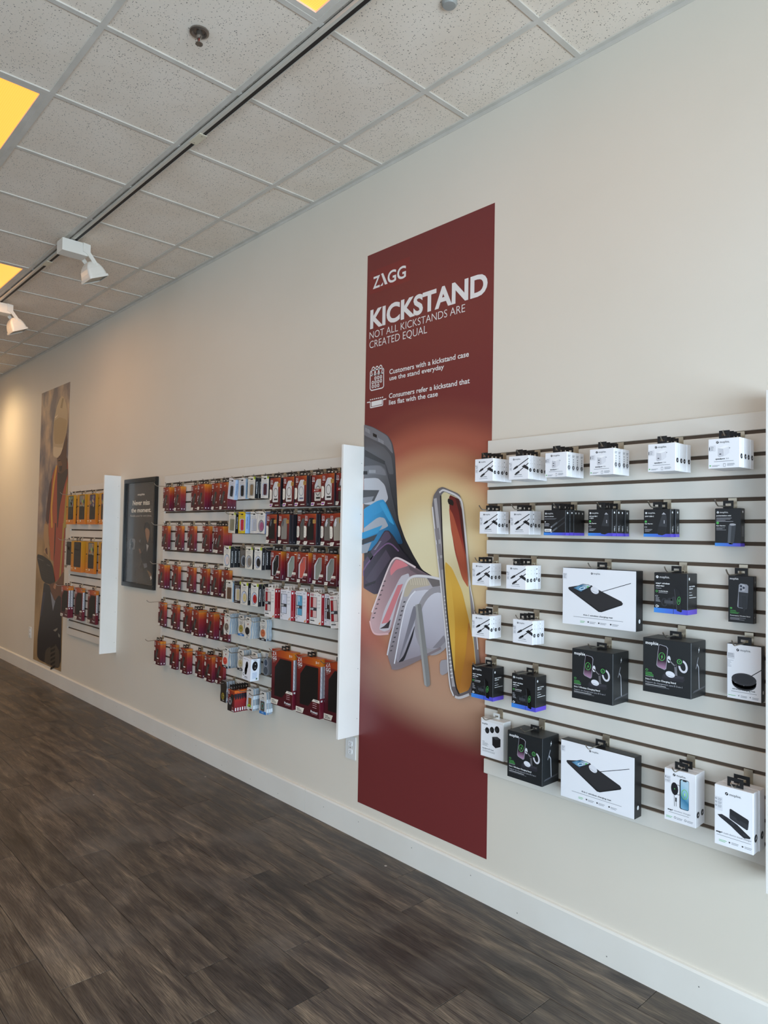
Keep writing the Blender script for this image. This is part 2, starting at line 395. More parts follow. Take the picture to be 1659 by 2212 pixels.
edge = MB().box(XL, XR, -.022, 0, -.003, .02, TBAR).box(XL, XR, -.003, 0, -.02, 0, TBAR); ob('wall_angle', edge, ceiling, (0, 0, H))
crs = {}
for ri in range(len(rows)-1):
    ya, yb = max(rows[ri+1], YF), rows[ri]
    if ri > 4: continue
    for k in range(-3, 18):
        x = X0-T*k
        if any(rr == ri and tx+.1 < x < tx+2*T-.1 for tx, rr in TROFF2): continue
        kk = round(yb-ya, 3)
        if kk not in crs: crs[kk] = MB().box(-.012, .012, -(yb-ya)/2+.012, (yb-ya)/2-.012, -.0035, .03, TBAR).mesh('grid_cross_tee')
        ob('grid_cross_tee', crs[kk], ceiling, (x, (ya+yb)/2, H))

# troffers: recessed fluorescent lights with warm prismatic lenses
n = NT('prismatic_lens'); tc = n.n('ShaderNodeTexCoord'); ck = n.n('ShaderNodeTexVoronoi'); ck.inputs['Scale'].default_value = 110; ck.inputs['Randomness'].default_value = 0; n.l(tc.outputs['Object'], ck.inputs['Vector'])
rp = n.ramp([(.0, '#ffa84e'), (.6, '#ff9a3e')], ck.outputs['Distance'])
n.l(rp.outputs[0], n.b.inputs['Emission Color']); n.l(rp.outputs[0], n.b.inputs['Base Color']); n.b.inputs['Emission Strength'].default_value = 1.6; n.b.inputs['Roughness'].default_value = .25
LENS = n.m
names = {3: 'unseen warm ceiling light added beyond the left edge, near the far end', 4: 'unseen warm ceiling light added over the middle of the shop floor', 0: 'warm lit ceiling light at the upper left edge', 1: 'warm lit ceiling light beside the far track lamps', 2: 'warm lit ceiling light at the top edge above the sprinkler'}
for i, (x, rr) in enumerate(TROFF2):
    xa, xb, yb, ya = x+.004, x+2*T-.004, rows[rr]-.004, rows[rr+1]+.004
    lab = names.get(i, 'warm lit recessed ceiling light outside the photograph')
    e = empty('ceiling_light', ((xa+xb)/2, (ya+yb)/2, H), lab, 'ceiling light', 'recessed ceiling lights')
    X, Y = (xb-xa)/2, (yb-ya)/2; fr_ = .035
    b = MB().box(-X, X, -Y, -Y+fr_, -.002, .02, TBAR).box(-X, X, Y-fr_, Y, -.002, .02, TBAR).box(-X, -X+fr_, -Y+fr_, Y-fr_, -.002, .02, TBAR).box(X-fr_, X, -Y+fr_, Y-fr_, -.002, .02, TBAR)
    ob('frame', b, e)
    b = MB().box(-X+fr_, X-fr_, -Y+fr_, Y-fr_, .006, .014, LENS); ob('lens', b, e)
    l_ = area('tubes', (0, 0, -.006), (0, 0, 0), 2*X-.1, 2*Y-.1, (4, 9, .4, 26, 5)[i], (1, .62, .30)); l_.parent = e

# track rail with joiners
RAILM = mat('#cfc9bd', .4, .2, name='track_enamel'); RAILD = mat('#241f1c', .6, name='track_slot')
TY = -.878
e = empty('track_rail', (-5, TY, H), 'white lighting track with a black slot running along the ceiling', 'track rail')
ob('rail_body', MB().box(-7, 7, -.018, -.004, -.024, -.004, RAILM).box(-7, 7, .0155, .018, -.024, -.004, RAILM).box(-7, 7, -.018, .018, -.007, -.004, RAILM), e)
ob('slot', MB().box(-7, 7, -.0038, .0153, -.022, -.0075, RAILD), e)
for x in (-3.23, -5.56, -8.0):
    j = ob('joiner', MB().box(-.055, .055, -.02, .02, -.029, -.0245, mat('#d8cdb4', .45)), e, (x+5, 0, 0))
    ob('screw', MB().lathe([(.003, -.031), (.003, -.029)], (-.04, 0, 0), METAL, 8).lathe([(.003, -.031), (.003, -.029)], (.04, 0, 0), METAL, 8), j)

# track heads
ENAM = mat('#e8e3d8', .4, name='lamp_enamel'); LENSG = mat('#7d7a6c', .15, name='lamp_glass')
def rr_ring(hx, hz, r, n=5):
    p = []
    for cx, cz, a0 in ((hx-r, hz-r, 0), (-hx+r, hz-r, 90), (-hx+r, -hz+r, 180), (hx-r, -hz+r, 270)):
        for i in range(n+1):
            a = math.radians(a0+90*i/n); p.append((cx+r*math.cos(a), cz+r*math.sin(a)))
    return p
def track_head(x, label, lit=False):
    e = empty('track_lamp', (x, TY, H-.03), label, 'track light', 'flood heads on the ceiling track')
    b = MB(); b.box(-.055, .055, -.085, .085, -.085, 0, ENAM); ob('ballast_box', b, e)
    b = MB()
    for sx in (-.066, .056):
        pts = [(.05, .0), (.1, -.005), (.1, -.055), (.155, -.125), (.135, -.14), (.075, -.07), (.05, -.06)]
        vs = [(sx, u, v) for u, v in pts]+[(sx+.008, u, v) for u, v in pts]; k = len(pts)
        b.raw(vs, [tuple(range(k)), tuple(range(2*k-1, k-1, -1))]+[(i, (i+1) % k, k+(i+1) % k, k+i) for i in range(k)], ENAM)
    b.box(-.06, .06, .05, .09, -.012, -.002, ENAM)
    y = ob('yoke', b, e)
    ob('pivot_bolt', MB().tube([(-.072, .143, -.128), (.072, .143, -.128)], .009, ENAM, 10), y)
    # flood head: domed back on a rectangular mouth, mouth normal tipped toward the wall
    h = ob('flood_head', MB().mesh('tmp'), e); vs = []; fs = []; N = 24
    rings = []
    for t in (0, .08, .1, .3, .55, .75, .9, .98):
        s_ = math.sqrt(max(0, 1-t*t)) if t > .09 else 1.0
        rings.append([(u, v, t*.12) for u, v in rr_ring(.085*(.35+.65*s_), .062*s_+.004, .018*s_+.003)])
    k = len(rings[0]); b = MB(); vs = [p for r_ in rings for p in r_]
    fs = [(i*k+j, i*k+(j+1) % k, (i+1)*k+(j+1) % k, (i+1)*k+j) for i in range(len(rings)-1) for j in range(k)]
    fs.append(tuple((len(rings)-1)*k+j for j in range(k)))
    b.raw(vs, fs, ENAM)
    b.raw([(u*.95, v*.95, -.004) for u, v in rr_ring(.087, .068, .012)]+[(u, v, -.004) for u, v in rr_ring(.09, .07, .014)]+[(u, v, .012) for u, v in rr_ring(.09, .07, .014)],
          [(k+j, k+(j+1) % k, 2*k+(j+1) % k, 2*k+j) for j in range(k)]+[(j, (j+1) % k, k+(j+1) % k, k+j) for j in range(k)], ENAM)
    h.data = b.mesh('flood_head'); h.location = (0, .16, -.215); h.rotation_euler = (math.radians(24), 0, 0)
    gm = mat('#ffd9a0', .3, emit=12.0) if lit else LENSG
    b = MB().raw([(u*.94, v*.94, .001) for u, v in rr_ring(.087, .068, .012)], [tuple(range(k))], gm)
    ob('lens', b, h)
    if lit:
        l = bpy.data.lights.new('lamp', 'SPOT'); l.energy = 46; l.color = (1, .74, .42); l.spot_size = math.radians(150); l.spot_blend = 1.0; l.shadow_soft_size = .08
        o = bpy.data.objects.new('bulb', l); COL.objects.link(o); o.parent = h; o.location = (0, 0, -.02)
track_head(-5.02, 'white flood head hanging unlit from the ceiling track')
track_head(-6.86, 'white flood head cut by the left edge, unlit')
track_head(-9.7, 'lit flood head washing the far end of the wall', True)

# sprinkler
BR = mat('#8a8177', .35, .8, name='sprinkler_metal')
def sprinkler(x, y, lab):
    e = empty('sprinkler_head', (x, y, H), lab, 'sprinkler', 'ceiling sprinklers')
    ob('escutcheon', MB().lathe([(.038, 0), (.038, -.006), (.03, -.009), (.024, -.004), (.022, .002)], (0, 0, 0), BR, 24), e)
    ob('stem', MB().lathe([(.012, 0), (.012, -.02), (.009, -.03)], (0, 0, 0), BR, 12), e)
    fr = MB()
    for s_ in (-1, 1): fr.tube([(s_*.009, 0, -.02), (s_*.011, 0, -.035), (s_*.003, 0, -.05)], .0025, BR)
    fr.tube([(0, 0, -.022), (0, 0, -.05)], .0025, mat('#a5382c', .3)); ob('frame', fr, e)
    d = MB().lathe([(.015, -.05), (.015, -.052)], (0, 0, 0), BR, 12)
    for i in range(8):
        a = i*math.pi/4; d.box(.012*math.cos(a)-.0025, .012*math.cos(a)+.0025, .012*math.sin(a)-.0025, .012*math.sin(a)+.0025, -.053, -.05, BR)
    ob('deflector', d, e)
sprinkler(-2.56, -1.229, 'small grey fire sprinkler head in the middle of a ceiling tile')
e = empty('ceiling_disc', (-1.755, -.625, H), 'round grey fitting on the ceiling cut by the top edge', 'ceiling fitting')
ob('disc', MB().lathe([(.03, 0), (.03, -.008), (.024, -.016), (0.001, -.017)], (0, 0, 0), mat('#9b9a94', .4), 20), e)

# baseboard: two boards with a butt joint
bb = empty('baseboard_back', (0, 0, 0), 'white painted baseboard under the displays', kind='structure')
for a, b in ((XL, -3.372), (-3.370, XR)):
    prof = [(0, 0), (-.016, 0), (-.016, .128), (-.011, .136), (0, .138)]
    m_ = MB(); vs = [(a, y, z) for y, z in prof]+[(b, y, z) for y, z in prof]; k = 5
    m_.raw(vs, [(i, (i+1) % k, k+(i+1) % k, k+i) for i in range(k)]+[(0, 1, 2, 3, 4), (9, 8, 7, 6, 5)], TRIM)
    bd = ob('board', m_, bb)
nl = MB().front(-.0161)
for i in range(26):
    x = -9+i*.36+random.uniform(-.06, .06)
    nl.ell(x, random.choice((.035, .09))+random.uniform(-.006, .006), .0028, .0028, mat('#8f8b84', .6), 1, 8)
ob('nail_heads', nl, bb)

# outlets
def outlet(x, z, lab):
    P_ = mat('#dcdcd8', .35, name='outlet_plastic')
    e = empty('wall_outlet', (x, 0, z), lab, 'outlet', 'wall outlets')
    pts = rr_ring(.042, .063, .004, 2); b = MB().extr(pts, -.005, 0, P_); ob('cover_plate', b, e)
    for s_ in (-1, 1):
        b = MB().extr([(u, v+s_*.0215) for u, v in rr_ring(.0165, .0145, .008, 3)], -.0075, -.005, mat('#efefee', .3))
        b.front(-.0075); D = mat('#2a2a2a', .6)
        b.rect(-.007, s_*.0215-.001, -.005, s_*.0215+.007, D).rect(.005, s_*.0215-.001, .007, s_*.0215+.006, D).ell(0, s_*.0215-.007, .0025, .0025, D)
        ob('socket', b, e)
    ob('screw', MB().extr(rr_ring(.003, .003, .0028, 2), -.0065, -.005, METAL), e)
outlet(-2.977, .468, 'white duplex outlet on the wall under the tall white panel')
outlet(-8.672, .45, 'white outlet low on the wall beside the worker poster')

# ---------------------------------------------------------------- slat walls
SLOT0 = 2.011
PITCH_ = {'M': .0751, 'R': .0757, 'F': .0757}
def slot(p, k): return SLOT0-PITCH_[p]*k
def slatwall(p, xa, xb, lab, cap=0.0):
    e = empty('slatwall_panel', ((xa+xb)/2, 0, .58), lab, 'slatwall', 'white slatwall panels')
    hw = (xb-xa)/2
    z_top, z_bot = 2.078, slot(p, 18)-.07
    ob('backing', MB().box(-hw+.001, hw-.001, -.012, -.001, z_bot+.002-.58, z_top-.002-.58, GROOVE), e)
    g = .0065; edges = [z_top]+[slot(p, k) for k in range(19)]+[z_bot]
    cache = {}
    for i in range(len(edges)-1):
        zt = edges[i]-(g if i else 0); zb = edges[i+1]+(g if i < len(edges)-2 else 0)
        k = round(zt-zb, 4)
        if k not in cache:
            hh = (zt-zb)/2; c = .0015
            b = MB(); prof = [(-.0122, -hh), (-.019, -hh), (-.0205, -hh+c), (-.0205, hh-c), (-.019, hh), (-.0122, hh)]
            vs = [(-hw+cap, y, z) for y, z in prof]+[(hw, y, z) for y, z in prof]
            b.raw(vs, [(j, (j+1) % 6, 6+(j+1) % 6, 6+j) for j in range(6)]+[(0, 1, 2, 3, 4, 5), (11, 10, 9, 8, 7, 6)], SLAT); cache[k] = b.mesh('slat')
        ob('slat', cache[k], e, (0, 0, (zt+zb)/2-.58))
    if cap: ob('end_strip', MB().box(-hw, -hw+cap-.0005, -.0205, -.001, z_bot-.58, z_top-.58, SLAT), e)
slatwall('R', -2.03, -.812, 'white slatwall at the right, hung with white and black charger boxes')
slatwall('M', -4.118, -2.932, 'right half of the middle white slatwall, hung with phone cases')
slatwall('M', -5.312, -4.120, 'left half of the middle white slatwall, hung with screen protector boxes', .02)
slatwall('F', -7.43, -6.242, 'white slatwall at the far left, hung with yellow tablet cases', .03)
def fin(x0, x1, lab):
    e = empty('display_fin', ((x0+x1)/2, 0, .55), lab, 'divider panel', 'white divider panels')
    hw = (x1-x0)/2; c = .0012
    pr = [(-hw, 0), (-hw, -.146), (-hw+c, -.147), (hw-c, -.147), (hw, -.146), (hw, 0)]
    vs = [(x, y, 0) for x, y in pr]+[(x, y, 1.572) for x, y in pr]
    ob('board', MB().raw(vs, [(j, (j+1) % 6, 6+(j+1) % 6, 6+j) for j in range(6)]+[(5, 4, 3, 2, 1, 0), (6, 7, 8, 9, 10, 11)], FINM), e)
    d = MB().side(hw)
    for z in (.09, .36, .66, .92, 1.2, 1.48): d.ell(-.018, z, .0022, .0022, mat('#77787a', .4, .6), 1, 8)
    ob('screw_heads', d, e)
fin(-2.930, -2.912, 'tall white panel standing out from the wall left of the red banner')
fin(-6.240, -6.222, 'tall white panel standing out from the wall left of the framed poster')
fin(-.810, -.792, 'white panel edge at the right border of the photograph')

# ---------------------------------------------------------------- pegs
hk = {}
def hook_meshes(L):
    if L not in hk:
        w_ = MB(); pts = [(0, -.021, -.026)]+[(0, -.021-L*i/4, -.026-.001*i/4) for i in range(1, 5)]
        a = pts[-1]
        for t in (.25, .5, .75, 1.0): pts.append((0, a[1]-.026*t, a[2]+.016*t*t+.003*t))
        w_.tube(pts, .0024, METAL, 6)
        pl = MB().box(-.014, .014, -.0245, -.0208, -.052, .004, PLATE).box(-.014, .014, -.024, -.013, .0005, .0045, PLATE).box(-.005, .005, -.027, -.0245, -.035, -.025, METAL)
        hk[L] = (w_.mesh('wire_arm'), pl.mesh('clip_plate'))
    return hk[L]
def hook(x, z, lab, L=.123):
    e = empty('peg_hook', (x, 0, z), lab, 'peg hook', 'metal pegs on the slatwalls')
    a, b = hook_meshes(L); ob('wire_arm', a, e); ob('clip_plate', b, e)

# ---------------------------------------------------------------- products: every type returns its list of (part, mesh, sub-parts)
TYPES = {}
def tab_mesh(w=.034, h=.026, m_=None, hole=True, y=.004):
    m_ = m_ or TABB; b = MB(); t = .0012
    if not hole: return b.box(-w/2, w/2, y, y+t, 0, h, m_).mesh('hang_tab')
    hw = w*.27
    b.box(-w/2, -hw, y, y+t, 0, h, m_).box(hw, w/2, y, y+t, 0, h, m_).box(-hw, hw, y, y+t, 0, h*.3, m_).box(-hw, hw, y, y+t, h*.62, h, m_)
    return b.mesh('hang_tab')
def logo(b, u, v, s, c, dot=True, bg_=None):
    """small round mark and the word beside it"""
    if dot:
        b.ell(u+s*.7, v+s*.5, s*.72, s*.72, c, 2, 14)
        b.poly([(u+s*.25, v+s*.3), (u+s*.95, v+s*.95), (u+s*1.05, v+s*.75), (u+s*.6, v+s*.25)], bg_ or WHITE, 3)
        b.text('mophie.', u+s*2.0, v, s*1.25, c, 2)
    else: b.text('mophie', u, v, s*1.25, c, 2, bold=.02)
def dots(b, d, h, w, mt, inner):
    b.side(w/2).ell(d/2, -h*.62, d*.3, d*.3, mt, 1, 16); b.poly([(d*.4, -h*.62-d*.1), (d*.65, -h*.62+d*.15), (d*.6, -h*.62-d*.05)], inner, 2)
def t_cable():
    w, h, d = .1, .098, .0258
    c = MB().carton(w, h, d, WHITE)
    p = MB().front(); logo(p, -.028, -.0165, .0052, INK)
    p.rect(-.047, -.062, -.032, -.025, mat('#e4e4e8', .5), 1).bars(-.043, -.032, [.008, .009, .008, .006], .0035, .0012, GREY).bars(-.045, -.05, [.011, .009, .010], .0035, .0012, GREY).rect(-.0455, -.033, -.0435, -.028, INK, 2)
    # two cable ends
    for du, dv in ((0, 0), (.008, -.022)):
        p.line([(-.012+du, -.048+dv), (.05-.0, -.013+dv*.9)], .0035, INK, 1)
        p.line([(-.02+du, -.052+dv), (-.004+du, -.0435+dv)], .0085, INK, 1)
        p.line([(-.026+du, -.0555+dv), (-.019+du, -.0515+dv)], .0055, DGREY, 1)
    p.poly([(.016, -.046), (.03, -.038), (.05, -.05), (.05, -.062)], INK, 1)
    p.text('charge stream', -.019, -.080, .0034, INK, 2, bold=.03, width=.036).bars(-.023, -.087, [.044], .003, .0013, GREY)
    dots(p, d, h, w, INK, WHITE); p.ell(d*.5, -.02, .0012, .0012, GREY, 1, 8).ell(d*.5, -.034, .0012, .0012, INK, 1, 8)
    return [('carton', c.mesh('carton')), ('hang_tab', tab_mesh()), ('printed_art', p.mesh('printed_art'))]
def t_adapter(word, sidetext, ports):
    def f():
        w, h, d = .1, .098, .0285
        c = MB().carton(w, h, d, WHITE); p = MB().front(); logo(p, -.024, -.0155, .0058, INK)
        p.rrect(-.049, -.042, -.026, -.022, .002, mat('#e2e2e6', .5), 1).rect(-.047, -.038, -.0445, -.027, INK, 2).bars(-.042, -.027, [.009, .01, .008, .009], .0035, .0013, GREY)
        q = MB().front(); S1, S2, S3 = mat('#fafafa', .4), mat('#cfcfd4', .45), mat('#b9b9c0', .45)
        q.poly([(-.018, -.032), (.0, -.025), (.014, -.026), (.017, -.03), (.017, -.05), (.003, -.0585), (-.015, -.062), (-.0185, -.058)], S2, 1)
        q.poly([(-.018, -.032), (.0, -.025), (.014, -.026), (.0165, -.0285), (-.002, -.0345)], S1, 2).poly([(-.002, -.0345), (.0165, -.0285), (.017, -.05), (.0, -.0595)], mat('#e6e6ea', .45), 2)
        for i in range(ports): q.rrect(-.014, -.052+.009*i-.0015, -.008, -.052+.009*i+.0015, .001, INK, 2)
        q.line([(.017, -.034), (.02, -.033)], .003, GREY, 1)
        p.text('speedport', -.026, -.0695, .0045, INK, 2, bold=.035, width=.03).text(word, .007, -.0695, .0045, GREY, 2, width=.0042*len(word)+.001)
        p.bars(-.031, -.0765, [.062], .003, .0014, GREY).bars(-.037, -.0895, [.024, .018], .003, .0013, GREY).bars(.011, -.085, [.022, .024, .02], .003, .0013, GREY)
        p.ell(-.043, -.089, .003, .002, GREEN, 2, 10).rect(-.001, -.094, .006, -.083, GREY, 2).rect(.0, -.093, .005, -.0845, WHITE, 3)
        dots(p, d, h, w, INK, WHITE)
        if sidetext:
            p.side(w/2).bars(.006, -.014, [.016, .014, .012], .003, .0014, GREY)
            for i in range(3): p.ell(d/2, -.029-.009*i, .003, .003, GREY, 1, 10)
            for i in range(7): p.rect(.008, -.056-.0028*i+.02*0, .02, -.0546-.0028*i, MGREY, 1)
        return [('carton', c.mesh('carton')), ('hang_tab', tab_mesh()), ('printed_art', p.mesh('printed_art')), ('product_picture', q.mesh('product_picture'))]
    return f
def band(name, w, h, bh):
    return gradmat(name, [(0, '#3f8fe0'), (.45, '#4a62d6'), (.75, '#5a3fc0'), (1, '#6a2fa8')], 1/(w*1.5), 0, .33, .35, fy=2.0)
def t_blackbox(kind):
    def f():
        w, h, d = {'cable': (.1, .1, .0265), 'dual': (.1, .1, .03), 'single': (.1, .1, .03), 'mini': (.084, .129, .034)}[kind]
        bh = .011
        c = MB().carton(w, h, d, BLACK); p = MB().front(); BD = band('gradient_band_'+kind, w, h, bh)
        p.rect(-w/2, -h, w/2, -h+bh, BD, 1); p.side(w/2).rect(0, -h, d, -h+bh, BD, 1).ell(d/2, -.012, .004, .004, WTXT, 1, 12)
        p.front(); logo(p, -w/2+.006, -.0165, .0052, WTXT, True, BLACK)
        q = MB().front(); HI = mat('#5b5e63', .35); MD = mat('#34363a', .3)
        if kind == 'cable':
            p.text('charge stream', -w/2+.004, -.027, .0038, WTXT, 2, bold=.03, width=.042).bars(-w/2+.004, -.034, [.055, .05], .003, .001, GREY)
            p.ell(-w/2+.007, -.047, .0025, .0025, WTXT, 2, 10).bars(-w/2+.004, -.054, [.02, .024, .02, .022], .0034, .0012, MGREY).rrect(-w/2+.004, -.086, -w/2+.036, -.075, .001, WTXT, 2).bars(-w/2+.007, -.0815, [.022], .003, .002, INK, 3)
            for dv in (0, -.02):
                q.line([(-.01, -.064+dv), (.05, -.026+dv)], .005, MD, 1).line([(-.014, -.067+dv), (.012, -.05+dv)], .007, HI, 2).line([(-.017, -.069+dv), (-.012, -.066+dv)], .005, MGREY, 3)
        elif kind in ('dual', 'single'):
            p.text('42W dual USB-C' if kind == 'dual' else '20W USB-C', -w/2+.005, -.028, .0042, WTXT, 2, bold=.03, width=.034)
            if kind == 'dual': p.text('+ USB-A', -w/2+.005, -.035, .0042, WTXT, 2, bold=.03, width=.018)
            p.ell(-w/2+.0085, -.045, .0042, .0042, GREEN, 2, 14).text('Fast Charging', -w/2+.005, -.0545, .0036, WTXT, 2, bold=.03, width=.03)
            p.ring(-w/2+.0085, -.065, .005, .003, .0012, MGREY, 2).bars(-w/2+.005, -.074, [.028, .024, .018], .0036, .0013, MGREY)
            q.poly([(.0, -.086), (.006, -.062), (.016, -.03), (.021, -.0165), (.033, -.0165), (.036, -.028), (.037, -.064), (.036, -.088), (.02, -.094), (.006, -.092)], MD, 1)
            q.poly([(.018, -.0195), (.025, -.012), (.0335, -.0195)], MGREY, 2).poly([(.0, -.086), (.006, -.062), (.037, -.064), (.036, -.088), (.02, -.094), (.006, -.092)], mat('#1f2023', .3), 2).rrect(.026, -.052, .029, -.04, .001, MGREY, 3)
            p.side(w/2).text('USB-C', d*.62, -h+.018, .005, WTXT, 1, bold=.03, rot=math.pi/2, width=.02).text('car charger', d*.85, -h+.018, .004, GREY, 1, rot=math.pi/2, width=.026)
        else:
            p.text('powerstation mini', -w/2+.005, -.027, .0042, WTXT, 2, bold=.03, width=.048).bars(-w/2+.005, -.034, [.05, .046, .03, .055], .0038, .0012, MGREY)
            p.ell(-w/2+.009, -.05, .0045, .0045, GREEN, 2, 14).text('Fast Charging', -w/2+.005, -.061, .0036, WTXT, 2, bold=.03, width=.03).bars(-w/2+.005, -.067, [.028, .02, .032], .0035, .001, MGREY)
            q.poly([(.0, -.115), (.003, -.06), (.008, -.051), (.02, -.051), (.027, -.058), (.021, -.112), (.016, -.122), (.006, -.122)], HI, 1)
            q.poly([(.009, -.117), (.013, -.06), (.027, -.058), (.021, -.112), (.016, -.122)], MD, 2).ell(.0165, -.0555, .0105, .0035, MGREY, 3)
            p.side(w/2)
            for i in range(4): p.rect(.01+.004*i, -.095, .0115+.004*i, -.06, GREY, 1)
        return [('carton', c.mesh('carton')), ('hang_tab', tab_mesh()), ('printed_art', p.mesh('printed_art')), ('product_picture', q.mesh('product_picture'))]
    return f
def t_snap():
    w, h, d = .12, .142, .075; bh = .017
    c = MB().carton(w, h, d, BLACK); p = MB().front(); BD = band('gradient_band_mount', w, h, bh)
    p.rect(-w/2, -h, w/2, -h+bh, BD, 1); p.side(w/2).rect(0, -h, d, -h+bh, BD, 1).ell(.013, -.018, .0042, .0052, WTXT, 1, 14)
    p.text('snap+ wireless', .012, -.046, .0055, WTXT, 1, bold=.03, width=.045).text('charging', .012, -.054, .0055, WTXT, 1, bold=.03, width=.03).bars(.012, -.066, [.02], .01, .0018, MGREY, 1).bars(.012, -.075, [.026], .01, .0018, WTXT, 1).bars(.012, -.084, [.055], .01, .0018, WTXT, 1)
    p.front(); logo(p, -.053, -.019, .0068, WTXT, True, BLACK)
    p.text('snap+ wireless', -.053, -.04, .0056, WTXT, 2, bold=.03, width=.05).text('charging', -.053, -.049, .0056, WTXT, 2, bold=.03, width=.031).bars(-.053, -.056, [.02], .004, .0014, MGREY)
    p.ring(-.05, -.066, .004, .004, .0015, GREEN, 2).text('Certified MagSafe', -.043, -.0665, .0034, WTXT, 2, bold=.03, width=.034).bars(-.043, -.0715, [.032], .004, .0014, MGREY)
    p.ring(-.05, -.083, .005, .0028, .0011, MGREY, 2).bars(-.054, -.09, [.014, .012, .016, .018], .004, .0013, MGREY).ring(-.0495, -.119, .0045, .005, .002, WTXT, 2).rect(-.046, -.121, -.042, -.117, WTXT, 2)
    q = MB().front(); MD, HI = mat('#2d2f33', .35), mat('#46494e', .35)
    q.ring(-.022, -.104, .012, .015, .005, MD, 1).ell(-.003, -.1, .01, .013, MD, 1).rect(-.022, -.107, .01, -.096, HI, 2).ell(.012, -.096, .011, .015, MD, 1)
    q.poly([(.014, -.055), (.018, -.05), (.034, -.062), (.041, -.13), (.038, -.134), (.024, -.13)], mat('#0e0f11', .25), 3).line([(.014, -.055), (.024, -.13)], .002, HI, 4)
    q.ring(.03, -.094, .006, .014, .0014, GREEN, 4, rot=-.15).poly([(.028, -.093), (.033, -.087), (.031, -.093), (.033, -.095), (.027, -.101), (.03, -.095)], GREEN, 4).line([(.011, -.11), (.011, -.142)], .0014, MD, 2)
    return [('carton', c.mesh('carton')), ('hang_tab', tab_mesh(.036, .024, y=.045)), ('printed_art', p.mesh('printed_art')), ('product_picture', q.mesh('product_picture'))]
def t_stand():
    w, h, d = .081, .157, .024
    c = MB().carton(w, h, d, BLACK); p = MB().front(); p.text('mophie', -.035, -.0135, .0068, WTXT, 2, bold=.02)
    p.side(w/2).poly([(.01, -.02), (.015, -.014), (.013, -.0185), (.016, -.02), (.011, -.026), (.013, -.0205)], MGREY, 1).bars(.006, -.14, [.006], .003, .006, GREY, 1)
    p.front().ell(-.031, -.11, .004, .003, GREEN, 2, 10).bars(-.034, -.118, [.018, .02, .03, .026], .0032, .0011, GREEN).text('Powerstation Wireless Stand', -.034, -.136, .0036, WTXT, 2, bold=.02, width=.064).bars(-.034, -.142, [.05, .03, .046], .003, .001, MGREY)
    q = MB().front(); S = mat('#a9adb8', .35)
    q.poly([(-.011, -.103), (-.006, -.03), (.0, -.0255), (.02, -.028), (.024, -.033), (.022, -.103), (.016, -.11), (-.008, -.107)], S, 1)
    q.rrect(-.004, -.05, .014, -.029, .005, mat('#c9ccd4', .35), 2)
    for u, v in ((.001, -.0345), (.001, -.045), (.0095, -.0395)): q.ell(u, v, .0038, .0042, INK, 3, 14).ell(u, v, .002, .0022, mat('#4e5a78', .2), 4, 10)
    q.poly([(-.006, -.054), (.025, -.056), (.022, -.108), (-.007, -.106)], mat('#2a2c31', .35), 4).poly([(.004, -.066), (.017, -.067), (.02, -.1), (.012, -.12), (.004, -.1)], mat('#1b1d20', .3), 5)
    return [('carton', c.mesh('carton')), ('hang_tab', tab_mesh(.042, .026)), ('printed_art', p.mesh('printed_art')), ('product_picture', q.mesh('product_picture'))]
def phone_scr(b, x, z, w, h, sk, l, frame, scr):
    pts = [(x, z), (x+w, z-w*.06), (x+w-sk, z-h), (x-sk, z-h+w*.12)]
    b.poly(pts, frame, l); k = w*.06
    b.poly([(pts[0][0]+k, pts[0][1]-k), (pts[1][0]-k*1.2, pts[1][1]-k), (pts[2][0]-k*1.2, pts[2][1]+k), (pts[3][0]+k, pts[3][1]+k)], scr, l+1)
def shrink(pts, k):
    cu = sum(u for u, v in pts)/len(pts); cv = sum(v for u, v in pts)/len(pts)
    return [(cu+(u-cu)*k, cv+(v-cv)*(1-(1-k)*.4)) for u, v in pts]
